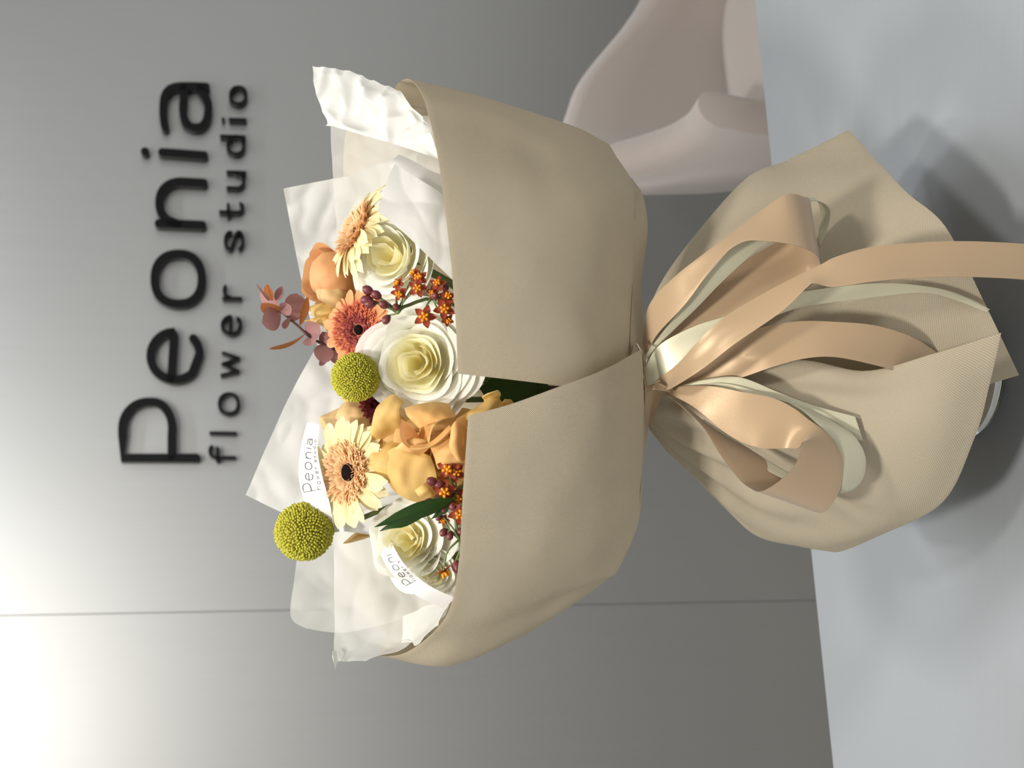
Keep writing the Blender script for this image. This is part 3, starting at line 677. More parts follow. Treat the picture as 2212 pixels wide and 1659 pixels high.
def gerbera(label, px, nrm, R, mray, mtuft, seed, nray=22, droop=0.15, mtuft2=None, eye=0.13, twist=0, k=0.0, cup=0.12, tuft=0.52):
    rnd = random.Random(seed); cen = at(*px); N = idir(*nrm); X, Y, Z = frame(N)
    base = cen - N * R * 0.22
    root = thing('gerbera', base, label, 'flower', 'gerberas in the bouquet')
    def P(r, a, z): return cen + X * (r * math.cos(a)) + Y * (r * math.sin(a)) + Z * z
    for row in range(2):
        for q in range(nray):
            a = 2 * math.pi * (q + 0.5 * row) / nray + rnd.uniform(-.07, .07) + twist
            Ln = R * rnd.uniform(.88, 1.04) * (1 if row == 0 else 0.92); w_ = R * rnd.uniform(.095, .13); dr = droop * rnd.uniform(.3, 1.6); tw = rnd.uniform(-.35, .35); n, m_ = 12, 5
            G = np.zeros((n, m_, 3))
            for i in range(n):
                t = i / (n - 1); r = R * 0.22 + (Ln - R * 0.22) * t
                ww = w_ * (0.45 + 0.55 * math.sin(min(1, t * 1.25) * math.pi / 2)) * (math.sqrt(max(0.03, 1 - max(0, (t - .72) / .28) ** 2.2)) if t > .72 else 1)
                z = R * (0.03 - 0.05 * row + cup * math.sin(t * 2.0) - dr * t * t * 1.2)
                for j in range(m_):
                    s = j / (m_ - 1) * 2 - 1
                    G[i, j] = P(r, a + s * ww / r, z + R * 0.025 * (s * s) + s * ww * tw)
            petal_obj(G, mray, root)
    V = []; F = []                                   # cushion the florets stand on
    for i in range(4):
        for q in range(24): V.append(P(R * (tuft + .06) * (1 - i / 3.3), q * math.pi / 12, R * (.02 + .05 * math.sin(i / 3 * 1.57))))
    for i in range(3):
        for q in range(24): F.append((i * 24 + q, i * 24 + (q + 1) % 24, (i + 1) * 24 + (q + 1) % 24, (i + 1) * 24 + q))
    mesh('disc', V, F, mtuft, root, uvs=[(0.6, .5)] * len(V))
    # inner florets: hundreds, too fine to pick apart
    def tufts(name, r0, r1, cnt, ln, mat, zb):
        V = []; F = []; UV = []
        for q in range(cnt):
            a = rnd.random() * 2 * math.pi; r = r0 + (r1 - r0) * math.sqrt(rnd.random()); wd = R * rnd.uniform(.022, .034); l = ln * rnd.uniform(.7, 1.2); up = rnd.uniform(.35, .95)
            k0 = len(V)
            for i in range(4):
                t = i / 3; rr = r + l * t * (1 - up * 0.5); z = zb + R * 0.02 + l * up * t * (1.4 - .6 * t)
                ww = wd * (1 - 0.55 * t * t)
                for s in (-1, 1): V.append(P(rr, a + s * ww / max(rr, .001) + 0.1 * t * math.sin(q), z + abs(s) * 0)); UV.append((t, (s + 1) / 2))
            for i in range(3): F.append((k0 + 2 * i, k0 + 2 * i + 1, k0 + 2 * i + 3, k0 + 2 * i + 2))
        return tag(mesh(name, V, F, mat, root, uvs=UV), kind='stuff')
    tufts('inner_florets', R * 0.24, R * (tuft - .08), 420, R * 0.20, mtuft, R * 0.05)
    if mtuft2: tufts('middle_florets', R * (eye + .02), R * 0.34, 300, R * 0.09, mtuft2, R * 0.07)
    else: tufts('middle_florets', R * (eye + .02), R * 0.26, 170, R * 0.10, mtuft, R * 0.06)
    V = []; F = []                                   # dark eye
    for i in range(6):
        t = i / 5
        for q in range(20): V.append(P(R * (eye + .02) * math.cos(t * math.pi / 2 * .98), q * math.pi / 10, R * (.07 + .06 * math.sin(t * math.pi / 2))))
    for i in range(5):
        for q in range(20): F.append((i * 20 + q, i * 20 + (q + 1) % 20, (i + 1) * 20 + (q + 1) % 20, (i + 1) * 20 + q))
    mesh('eye', V, F, M['gerb_eye'], root)
    V = []; F = []
    for q in range(46):
        a = q * 2 * math.pi / 46 + rnd.uniform(-.05, .05); r = R * (eye + rnd.uniform(-.015, .05)); k0 = len(V)
        for t in (0, 1):
            for s in (-1, 0, 1): V.append(P(r + R * .035 * t, a + s * (0.05 - .02 * t), R * (.09 + .07 * t) + (R * .012 if s == 0 else 0)))
        F += [(k0, k0 + 1, k0 + 4, k0 + 3), (k0 + 1, k0 + 2, k0 + 5, k0 + 4)]
    tag(mesh('eye_fringe', V, F, mtuft if mtuft2 is None else M['gerb_eye'], root, uvs=[(0.5, .5)] * len(V)), kind='stuff')
    V = []; F = []                                   # green underside
    for i in range(5):
        t = i / 4
        for q in range(16): V.append(P(R * .36 * math.cos(t * math.pi / 2) ** .8 + .002, q * math.pi / 8, -R * (.04 + .2 * t)))
    for i in range(4):
        for q in range(16): F.append((i * 16 + q, (i + 1) * 16 + q, (i + 1) * 16 + (q + 1) % 16, i * 16 + (q + 1) % 16))
    mesh('calyx', V, F, M['sepal'], root, uvs=[(.5, .5)] * len(V))
    stem_to_vase(root, base, r=0.0026, k=k)
    return root
def billy(label, px, R, seed, k=0.0):
    rnd = random.Random(seed); cen = at(*px); root = thing('billy_button', cen, label, 'flower', 'yellow button flowers')
    V = []; F = []
    for i in range(13):
        th = math.pi * i / 12
        for q in range(24): V.append(cen + Vector((math.sin(th) * math.cos(q * math.pi / 12), math.sin(th) * math.sin(q * math.pi / 12), math.cos(th))) * R * .93)
    for i in range(12):
        for q in range(24): F.append((i * 24 + q, (i + 1) * 24 + q, (i + 1) * 24 + (q + 1) % 24, i * 24 + (q + 1) % 24))
    mesh('core', V, F, M['crasp_core'], root)
    V = []; F = []; nf = 1250
    tp = idir(-.2, .25, .9); X, Y, Z = frame(tp)
    for i in range(nf):
        z = 1 - 2 * (i + .5) / nf; a = i * 2.399963; rr = math.sqrt(1 - z * z)
        d = (X * (rr * math.cos(a)) + Y * (rr * math.sin(a)) + Z * z); d = (d + Vector((rnd.gauss(0, .012), rnd.gauss(0, .012), rnd.gauss(0, .012)))).normalized()
        x_, y_, _ = frame(d); s = R * 0.046 * rnd.uniform(.85, 1.15); h = R * rnd.uniform(.97, 1.04); k0 = len(V)
        for (lz, lr) in ((.88, .9), (h / R - .030, 1.05), (h / R, .7)):
            for q in range(5): V.append(cen + d * (R * lz) + (x_ * math.cos(q * 1.2566) + y_ * math.sin(q * 1.2566)) * s * lr)
        V.append(cen + d * (h + R * .012))
        for l in range(2):
            for q in range(5): F.append((k0 + l * 5 + q, k0 + l * 5 + (q + 1) % 5, k0 + (l + 1) * 5 + (q + 1) % 5, k0 + (l + 1) * 5 + q))
        for q in range(5): F.append((k0 + 10 + q, k0 + 10 + (q + 1) % 5, k0 + 15))
    tag(mesh('florets', V, F, M['crasp'], root), kind='stuff')
    stem_to_vase(root, cen + Vector((0, 0.004, -R * .95)), r=0.0019, k=k)
    return root
def leaf_grid(stations, n=14, k=7, fold=0.0):            # stations: (xa,ya,da,xb,yb,db), base first
    G = ribbon_grid(stations, n, k)
    if fold:
        Nn = np.cross(np.gradient(G, axis=0), np.gradient(G, axis=1)); Nn /= np.linalg.norm(Nn, axis=2, keepdims=True) + 1e-12
        t = np.linspace(-1, 1, k); wd = np.linalg.norm(G[:, -1] - G[:, 0], axis=1)
        G = G + Nn * (np.abs(t)[None, :, None] * fold * wd[:, None, None])
    return G
def leaf_obj(parent, base, tip, width, nrm, mat, name='leaf', shape=0.5, curl=0.1, n=9, k=5, fold=0.1, ex=.8):
    base, tip = Vector(base), Vector(tip); D = tip - base; L = D.length; T = D.normalized(); Nn = nrm - T * nrm.dot(T); Nn.normalize(); S = T.cross(Nn)
    G = np.zeros((n, k, 3))
    for i in range(n):
        t = i / (n - 1); ww = width / 2 * (math.sin(math.pi * min(1, max(0, t)) ** shape) ** ex) + 0.0002
        for j in range(k):
            s = j / (k - 1) * 2 - 1
            G[i, j] = base + T * (L * t) + S * (ww * s) + Nn * (curl * L * math.sin(math.pi * t) + fold * ww * abs(s))
    return petal_obj(G, mat, parent, name)

# ------------------------------------------------------------------ white roses
rose('fully open white rose with a pale yellow heart at the centre of the bouquet', (908, 785, -.060), (-.22, .06, .97), 0.0385, M['white_petal'], 5, inner=M['cream_petal'], layers=9, open_=.66, group='white roses', k=.3, tall=.42)
rose('white rose half covered by the folded tissue corner beside the side-on gerbera', (848, 556, -.042), (-.45, -.05, .88), 0.0335, M['white_petal'], 12, inner=M['cream_petal'], layers=6, open_=.55, group='white roses', k=1.4, tall=.45)
rose('white rose beside the long green leaf and the printed ribbon', (885, 1166, -.055), (-.35, -.10, .93), 0.0285, M['white_petal'], 23, inner=M['cream_petal'], layers=7, open_=.66, group='white roses', k=3.6, wave=.09, tall=.4)
rose('small white spray rose beside the hanging milkweed floret', (938, 1238, -.060), (-.3, .1, .95), 0.0165, M['white_petal'], 29, inner=M['cream_petal'], layers=5, open_=.6, group='white roses', k=3.9, wave=.1, tall=.4)
# ------------------------------------------------------------------ peach roses
pr1 = rose('large peach garden rose with ruffled petals beside the central white rose', (952, 985, -.062), (.20, -.15, .95), 0.0290, M['peach_petal'], 31, layers=5, open_=.5, group='peach and orange roses', wave=.14, lip=.3, k=2.4, tall=.40)
def petal_sheet(root, ctrl, mat, n=20, k=18, wob=0.0016, seed=0, name='petal'):
    G = sheet_grid(ctrl, n, k); n_, k_ = G.shape[:2]
    G = G.transpose(1, 0, 2).copy()                 # rows base -> lip
    fw = np.array(F0)
    for i in range(k_):
        c = max(0, (i / (k_ - 1) - .80) / .20)
        for j in range(n_):
            e = abs(j / (n_ - 1) * 2 - 1); ce = max(0, (e - .82) / .18)
            p = Vector(G[i, j]) * 75 + Vector((seed * 5.1, seed, len(root.children) * 3.7))
            G[i, j] += fw * (0.0024 * c * c + 0.0012 * ce * ce) + fw * wob * (1.6 * noise.noise(p) + noise.noise(p * 2.1))
    return petal_obj(G, mat, root, name)
petal_sheet(pr1, [[(900, 870, -.050), (880, 860, -.050), (850, 862, -.048)], [(900, 930, -.048), (860, 930, -.050), (815, 925, -.046)], [(900, 990, -.048), (860, 1000, -.050), (812, 1000, -.044)], [(910, 1050, -.050), (880, 1060, -.052), (850, 1060, -.046)]], M['peach_petal'])
petal_sheet(pr1, [[(880, 930, -.060), (868, 910, -.066), (862, 885, -.070), (872, 868, -.068)],
                  [(852, 945, -.056), (835, 915, -.066), (833, 885, -.068), (848, 852, -.062)],
                  [(838, 958, -.052), (812, 935, -.060), (808, 905, -.062), (816, 875, -.056)],
                  [(822, 962, -.050), (800, 955, -.054), (801, 925, -.056), (806, 895, -.050)]], M['gold_petal'])
petal_sheet(pr1, [[(870, 950, -.062), (862, 985, -.070), (858, 1015, -.072), (845, 1042, -.066)],
                  [(845, 948, -.058), (830, 985, -.068), (820, 1010, -.068), (815, 1030, -.060)],
                  [(822, 950, -.052), (805, 975, -.058), (798, 1000, -.058), (793, 1015, -.050)],
                  [(800, 950, -.050), (785, 960, -.050), (784, 978, -.048), (786, 995, -.044)]], M['gold_petal'])
petal_sheet(pr1, [[(930, 985, -.082), (940, 1015, -.084), (944, 1045, -.083), (938, 1072, -.080)],
                  [(893, 970, -.078), (893, 1005, -.080), (896, 1045, -.079), (896, 1080, -.074)],
                  [(858, 965, -.074), (856, 1005, -.076), (860, 1045, -.075), (870, 1075, -.069)],
                  [(836, 975, -.068), (833, 1005, -.070), (838, 1035, -.068), (848, 1060, -.062)]], M['gold_petal'], wob=.0013, seed=3)
petal_sheet(pr1, [[(905, 985, -.086), (880, 978, -.088), (850, 972, -.084)], [(920, 975, -.090), (900, 960, -.092), (868, 955, -.088)], [(930, 965, -.092), (920, 950, -.094), (890, 945, -.090)]], M['peach_petal'], wob=.001, seed=5)
petal_sheet(pr1, [[(905, 925, -.094), (880, 900, -.086), (872, 882, -.078)],
                  [(930, 915, -.098), (910, 890, -.090), (902, 873, -.078)],
                  [(960, 905, -.100), (945, 885, -.092), (940, 868, -.080)],
                  [(985, 900, -.098), (975, 885, -.090), (970, 872, -.080)]], M['peach_petal'])
petal_sheet(pr1, [[(940, 1030, -.082), (915, 1045, -.096), (895, 1060, -.092)],
                  [(950, 1045, -.084), (928, 1055, -.100), (905, 1072, -.096)],
                  [(958, 1060, -.084), (938, 1070, -.098), (925, 1080, -.092)]], M['gold_petal'])
petal_sheet(pr1, [[(900, 935, -.070), (880, 915, -.084), (866, 905, -.094)],
                  [(905, 940, -.068), (880, 932, -.082), (862, 930, -.096)],
                  [(908, 945, -.068), (886, 950, -.082), (868, 955, -.098)],
                  [(912, 948, -.070), (898, 958, -.084), (886, 972, -.098)]], M['orange_petal'])
petal_sheet(pr1, [[(905, 915, -.074), (925, 915, -.092), (940, 912, -.100)],
                  [(905, 935, -.070), (925, 932, -.090), (932, 930, -.102)],
                  [(905, 945, -.070), (920, 950, -.090), (926, 960, -.102)]], M['peach_petal'])
petal_sheet(pr1, [[(888, 962, -.096), (884, 968, -.099), (878, 968, -.098)], [(905, 960, -.098), (906, 969, -.102), (902, 973, -.100)], [(925, 957, -.100), (928, 965, -.104), (927, 969, -.102)],
                  [(948, 940, -.102), (953, 948, -.106), (955, 952, -.104)], [(970, 918, -.102), (976, 925, -.106), (980, 928, -.104)]], M['peach_petal'], wob=.0004)
petal_sheet(pr1, [[(930, 968, -.094), (938, 990, -.096), (945, 1015, -.092)], [(955, 952, -.100), (966, 978, -.104), (972, 1008, -.100)], [(985, 935, -.100), (995, 968, -.106), (1003, 1004, -.102)], [(1006, 925, -.098), (1012, 968, -.104), (1015, 1000, -.100)]], M['peach_petal'])
petal_sheet(pr1, [[(1005, 900, -.102), (985, 908, -.107), (974, 922, -.106)], [(1010, 930, -.102), (988, 936, -.110), (972, 944, -.109)], [(1010, 965, -.102), (988, 968, -.110), (970, 968, -.109)], [(1010, 1000, -.102), (998, 998, -.108), (986, 996, -.108)]], M['peach_petal'], wob=.0008)
pr2 = rose('closed orange rose tucked between the side-on gerbera and the coral gerbera', (722, 600, .020), (-.75, -.05, .66), 0.0225, M['orange_petal'], 44, layers=5, open_=.15, group='peach and orange roses', k=.9, tall=.75, lip=.05)
petal_sheet(pr2, [[(775, 560, .010), (745, 545, -.004), (700, 545, -.004), (672, 565, .010)],
                  [(780, 590, .000), (745, 580, -.016), (700, 580, -.016), (667, 590, .004)],
                  [(778, 630, .000), (745, 625, -.016), (705, 620, -.016), (672, 622, .004)],
                  [(770, 655, .010), (745, 650, -.004), (710, 645, -.004), (690, 640, .010)]], M['orange_petal'])
petal_sheet(pr2, [[(760, 600, -.004), (730, 612, -.012), (700, 615, -.012), (680, 625, -.002)],
                  [(765, 640, -.008), (735, 645, -.020), (705, 645, -.016), (686, 645, -.004)],
                  [(765, 665, .000), (740, 668, -.010), (715, 665, -.008), (700, 655, .002)]], M['tan_petal'])
pr3 = thing('rose', at(760, 690, .02), 'golden rose bud with pointed petal tips between orange rose and eucalyptus twig', 'rose', 'peach and orange roses')
petal_sheet(pr3, [[(745, 655, .006), (715, 652, .000), (690, 655, .000), (660, 664, .006)],
                  [(748, 672, -.004), (715, 672, -.012), (690, 676, -.010), (672, 676, .000)],
                  [(745, 690, .000), (715, 688, -.006), (690, 686, -.004), (668, 680, .004)]], M['gold_petal'])
petal_sheet(pr3, [[(745, 680, .004), (715, 680, -.004), (690, 682, -.002), (650, 694, .006)],
                  [(745, 700, -.002), (720, 702, -.010), (695, 698, -.006), (668, 694, .004)],
                  [(740, 718, .010), (718, 714, .002), (700, 706, .004), (676, 698, .010)]], M['gold_petal'])
petal_sheet(pr3, [[(755, 650, .030), (720, 640, .030), (690, 650, .026)], [(760, 690, .034), (720, 690, .034), (690, 690, .028)], [(755, 725, .030), (722, 722, .028), (700, 712, .022)]], M['tan_petal'])
stem_to_vase(pr3, at(750, 690, .015), k=1.2)
pr4 = thing('rose', at(800, 930, .02), 'tan rose with broad folded petals behind the dark-eyed gerbera', 'rose', 'peach and orange roses')
petal_sheet(pr4, [[(815, 880, .000), (780, 868, -.004), (755, 866, -.002), (738, 872, .006)],
                  [(820, 905, -.008), (785, 895, -.014), (755, 890, -.012), (728, 888, .000)],
                  [(820, 935, -.006), (785, 930, -.012), (750, 920, -.010), (722, 905, .002)]], M['tan_petal'])
petal_sheet(pr4, [[(810, 880, .014), (765, 872, .012), (735, 880, .014), (705, 893, .020)],
                  [(815, 930, .008), (770, 922, .004), (735, 915, .006), (688, 905, .016)],
                  [(815, 975, .012), (770, 970, .010), (735, 955, .012), (700, 935, .018)]], M['tan_petal'])
petal_sheet(pr4, [[(770, 850, .024), (750, 855, .020), (738, 862, .022)], [(785, 870, .018), (765, 872, .012), (745, 874, .016)], [(795, 890, .016), (775, 892, .010), (755, 890, .014)]], M['gold_petal'])
stem_to_vase(pr4, at(815, 930, .012), k=2.0)
pr5 = thing('rose', at(1060, 880, -.04), 'golden rose with a rolled petal low between the two wrap panels', 'rose', 'peach and orange roses')
petal_sheet(pr5, [[(985, 905, -.070), (1010, 890, -.080), (1040, 872, -.082), (1075, 842, -.076)],
                  [(1000, 915, -.072), (1025, 902, -.088), (1052, 885, -.090), (1080, 862, -.082)],
                  [(1015, 925, -.068), (1040, 910, -.080), (1065, 895, -.084), (1090, 875, -.076)]], M['gold_petal'])
petal_sheet(pr5, [[(1030, 890, -.072), (1045, 868, -.074), (1040, 858, -.082)], [(1055, 880, -.074), (1062, 858, -.080), (1052, 850, -.088)],
                  [(1075, 870, -.074), (1082, 852, -.080), (1076, 842, -.088)]], M['gold_petal'])
petal_sheet(pr5, [[(1060, 890, -.070), (1085, 868, -.072), (1090, 862, -.070)], [(1075, 895, -.074), (1098, 872, -.076), (1105, 864, -.072)], [(1085, 905, -.070), (1105, 885, -.072), (1112, 878, -.068)]], M['gold_petal'])
stem_to_vase(pr5, at(1050, 890, -.05), k=2.2)
pr6 = thing('rose', at(790, 1160, .03), 'pale gold rose petals peeping out next to the outermost button flower', 'rose', 'peach and orange roses')
petal_sheet(pr6, [[(800, 1150, .012), (770, 1150, .004), (742, 1172, .010)], [(798, 1158, .006), (770, 1162, -.004), (740, 1174, .006)], [(795, 1162, .012), (770, 1170, .006), (742, 1176, .012)]], M['gold_petal'])
petal_sheet(pr6, [[(740, 1138, .020), (725, 1140, .016), (718, 1142, .018)], [(745, 1142, .016), (728, 1144, .012), (719, 1144, .016)], [(745, 1147, .020), (728, 1147, .016), (720, 1146, .018)]], M['gold_petal'])
stem_to_vase(pr6, at(795, 1156, .012), k=3.0)
# ------------------------------------------------------------------ gerberas
gerbera('pale yellow gerbera seen nearly side-on beside the folded tissue corner', (776, 500, -.022), (-.80, -.42, .44), 0.037, M['gerb_pale'], M['gerb_pale_tuft'], 3, k=1.1, droop=.2, eye=.05)
gerbera('coral gerbera with a plum heart next to the eucalyptus twig', (778, 712, -.028), (-.42, .10, .90), 0.0300, M['gerb_coral'], M['gerb_coral_tuft'], 7, mtuft2=M['gerb_plum_tuft'], k=.6, eye=.10, tuft=.62)
gerbera('pale yellow gerbera with a dark brown eye under the printed ribbon', (758, 1020, -.040), (-.62, -.05, .78), 0.0390, M['gerb_pale'], M['gerb_pale_tuft'], 9, k=2.8, cup=.16, eye=.14)
# ------------------------------------------------------------------ billy buttons
billy('round yellow-green button flower next to the central white rose', (768, 815, -.050), 0.0162, 1, k=.2)
billy('round yellow-green button flower standing out from the bouquet against the wall', (657, 1148, -.020), 0.0200, 2, k=2.6)
# ------------------------------------------------------------------ chrysanthemum
mum_c = at(826, 868, -.020)
mum = thing('chrysanthemum', mum_c, 'dark red chrysanthemum peeping out behind the button flower next to the white rose', 'flower')
rnd = random.Random(4); mN = idir(-.5, .2, .85); mX, mY, mZ = frame(mN)
for L in range(5):
    for q in range(8 + L * 2):
        a = q * 2 * math.pi / (8 + L * 2) + L * .3; el = math.radians(80 - L * 19); d = (mX * math.cos(a) + mY * math.sin(a)) * math.cos(el) + mZ * math.sin(el)
        leaf_obj(mum, mum_c + d * .004, mum_c + d * (.013 + .0016 * L), .0055, mZ * .6 + d * .2 + Vector((0.01, 0, 0)), M['mum'], 'petal', shape=.75, curl=-.12, n=6, k=4, fold=.35)
stem_to_vase(mum, mum_c - mN * .004, k=1.9)

# ------------------------------------------------------------------ milkweed sprays
def star_floret(parent, px, nrm, R, seed, stem_from):
    rnd = random.Random(seed); c = at(*px); Nn = idir(*nrm); X, Y, Z = frame(Nn)
    V = []; F = []; UV = []; a0 = rnd.random() * 6
    for q in range(5):
        a = a0 + q * 2 * math.pi / 5; k0 = len(V)
        for i in range(6):
            t = i / 5; r = R * (.12 + .95 * t); ww = R * (.20 + .16 * math.sin(t * math.pi)) * (1 - t ** 4 * .8); z = -R * (.10 + .30 * t) + R * .28 * max(0, t - .6) * 2
            for s in (-1, 0, 1):
                V.append(c + (X * math.cos(a) + Y * math.sin(a)) * r + (Y * math.cos(a) - X * math.sin(a)) * (s * ww) + Z * (z + (R * .08 if s else 0))); UV.append((t, (s + 1) / 2))
        for i in range(5):
            for s in range(2): F.append((k0 + i * 3 + s, k0 + i * 3 + s + 1, k0 + i * 3 + s + 4, k0 + i * 3 + s + 3))
    fl = mesh('floret', V, F, M['star'], parent, uvs=UV)
    V = []; F = []
    for q in range(5):
        a = a0 + (q + .5) * 2 * math.pi / 5; d = X * math.cos(a) + Y * math.sin(a)
        v, f = tube_data([c + d * R * .10, c + d * R * .30 + Z * R * .18, c + d * R * .36 + Z * R * .42, c + d * R * .20 + Z * R * .50], [R * .13, R * .16, R * .13, R * .05], 6)
        k0 = len(V); V += v; F += [tuple(x + k0 for x in g) for g in f]
    v, f = tube_data([c - Z * R * .15, c + Z * R * .2, c + Z * R * .40], [R * .14, R * .18, R * .12], 8); k0 = len(V); V += v; F += [tuple(x + k0 for x in g) for g in f]
    mesh('crown', V, F, M['hood'], fl)
    sf_ = Vector(stem_from); tube('pedicel', [sf_, (sf_ + c) / 2 - Nn * R * .4 + Vector((0, -.002, .002)), c - Nn * R * .12], [.0008, .0006, .0006], M['stem'], parent, n=8, seg=5)
def bud(parent, px, nrm, L, stem_from, mat=None):
    c = at(*px); Nn = idir(*nrm); X, Y, Z = frame(Nn); V = []; F = []
    prf = [(.05, -.5), (.55, -.38), (.85, -.12), (.9, .12), (.62, .36), (.12, .5)]
    for r, z in prf:
        for q in range(10): V.append(c + (X * math.cos(q * .6283) + Y * math.sin(q * .6283)) * (r * L * .42 * (1 + .06 * math.cos(q * .6283 * 5))) + Z * z * L)
    for i in range(5):
        for q in range(10): F.append((i * 10 + q, i * 10 + (q + 1) % 10, (i + 1) * 10 + (q + 1) % 10, (i + 1) * 10 + q))
    F.append(tuple(range(50, 60))); F.append(tuple(range(10))[::-1])
    mesh('bud', V, F, mat or M['bud'], parent)
    sf_ = Vector(stem_from); e = c - Nn * L * .48; tube('pedicel', [sf_, (sf_ + e) / 2 + Vector((0, -.002, -.001)), e], [.0008, .0006, .0006], M['stem'], parent, n=8, seg=5)
def bend_stem(root, pts, r=0.0012):
    tube('stem', [at(*p) for p in pts], r, M['stem'], root, n=16, seg=6)
m1 = thing('milkweed_spray', at(900, 645, -.095), 'brick red milkweed spray with maroon buds next to the coral gerbera', 'flower', 'milkweed sprays')
H1 = at(858, 676, -.078); H2 = at(935, 640, -.088)
bend_stem(m1, [(858, 676, -.085), (880, 660, -.080), (960, 650, -.070), (1120, 740, -.050), (1380, 830, -.01)])
bend_stem(m1, [(935, 640, -.088), (960, 650, -.084), (1050, 690, -.070)])
for px, nr, R, h in [((905, 600, -.108), (-.3, -.3, .9), .0062, H1), ((862, 634, -.105), (-.1, .4, .9), .0058, H1), ((859, 612, -.100), (-.6, -.2, .75), .0052, H1), ((902, 622, -.112), (.0, .1, 1), .0066, H1),
                     ((893, 590, -.104), (-.6, -.5, .6), .0050, H1), ((945, 612, -.112), (-.2, -.3, .9), .0058, H2), ((917, 684, -.116), (-.05, .1, 1), .0078, H2), ((960, 667, -.116), (.1, .1, 1), .0074, H2),
                     ((935, 632, -.108), (-.4, .2, .8), .0052, H2), ((967, 640, -.112), (.3, -.3, .9), .0056, H2), ((968, 692, -.112), (.4, .3, .8), .0046, H2)]:
    star_floret(m1, (px[0], px[1], px[2] + .014), nr, R * .92, int(px[0] * 7 + px[1]), h)
for px, nr, L, h in [((795, 627, -.090), (-.8, -.5, .2), .0082, H1), ((813, 637, -.092), (-.7, -.5, .3), .0078, H1), ((793, 648, -.090), (-.9, -.1, .3), .0088, H1), ((800, 656, -.092), (-.9, .1, .3), .0080, H1), ((829, 658, -.096), (-.7, -.4, .5), .0074, H1),
                     ((856, 664, -.094), (-.5, -.4, .6), .0062, H1), ((940, 640, -.106), (.2, -.3, .8), .0066, H2), ((962, 622, -.104), (.1, -.8, .5), .0060, H2), ((835, 690, -.080), (-.5, .8, .3), .0075, H1)]:
    bud(m1, (px[0], px[1], px[2] + .010), nr, L, h)
m2 = thing('milkweed_spray', at(980, 1110, -.1), 'brick red milkweed spray with a long green leaf beside the peach rose', 'flower', 'milkweed sprays')
H3 = at(985, 1060, -.096); H4 = at(992, 1165, -.095)
bend_stem(m2, [(985, 1060, -.096), (1000, 1050, -.094), (1100, 1000, -.085), (1250, 920, -.05), (1390, 850, -.01)])
bend_stem(m2, [(992, 1165, -.095), (985, 1125, -.094), (1000, 1090, -.092), (1080, 1020, -.085)])
for px, nr, R, h in [((968, 1013, -.122), (-.2, .1, 1), .0080, H3), ((960, 1062, -.124), (.1, .1, 1), .0082, H3), ((993, 1110, -.126), (.1, .1, 1), .0078, H3), ((960, 1235, -.118), (.5, .85, .1), .0074, H4), ((985, 1020, -.120), (.3, -.2, .9), .0070, H3), ((958, 1124, -.112), (-.2, .2, .9), .0044, H4), ((985, 1078, -.118), (.4, .2, .9), .0078, H3)]:
    star_floret(m2, (px[0], px[1], px[2] + .020), nr, R * .92, int(px[0] * 5 + px[1]), h)
for px, nr, L, h in [((933, 1040, -.120), (-.7, -.3, .5), .0080, H3), ((950, 1046, -.120), (-.6, .2, .6), .0076, H3), ((925, 1086, -.122), (-.7, .5, .4), .0078, H3), ((945, 1075, -.118), (-.6, .3, .5), .0058, H3), ((960, 1100, -.118), (-.4, .8, .3), .0070, H3), ((978, 1092, -.120), (.0, .7, .6), .0076, H3),
                     ((975, 1003, -.116), (.2, -.6, .6), .0066, H3), ((958, 1150, -.112), (-.5, .6, .4), .0064, H4), ((972, 1157, -.114), (-.2, .7, .5), .0066, H4), ((994, 1148, -.114), (.2, .2, .8), .0062, H4), ((988, 1225, -.116), (.2, .9, .3), .0092, H4), ((948, 1118, -.112), (-.5, .5, .4), .0052, H4)]:
    bud(m2, (px[0], px[1], px[2] + .018), nr, L, h)
petal_obj(leaf_grid([(985, 1076, -.104, 985, 1078, -.104), (950, 1076, -.108, 958, 1098, -.106), (905, 1086, -.112, 928, 1116, -.108), (862, 1106, -.112, 885, 1128, -.108), (835, 1122, -.108, 850, 1133, -.106), (809, 1138, -.104, 810, 1139, -.104)], 18, 9, -.12), M['leaf'], m2, 'leaf')
petal_obj(leaf_grid([(975, 1085, -.102, 976, 1088, -.102), (955, 1092, -.102, 962, 1108, -.102), (931, 1121, -.100, 931, 1122, -.100)], 10, 5, .1), M['leaf'], m2, 'leaf')
petal_obj(leaf_grid([(930, 1096, -.098, 935, 1105, -.098), (870, 1126, -.100, 880, 1136, -.100), (840, 1132, -.099, 845, 1142, -.099), (820, 1147, -.096, 821, 1148, -.096)], 10, 5, .1), M['leaf'], m2, 'leaf')

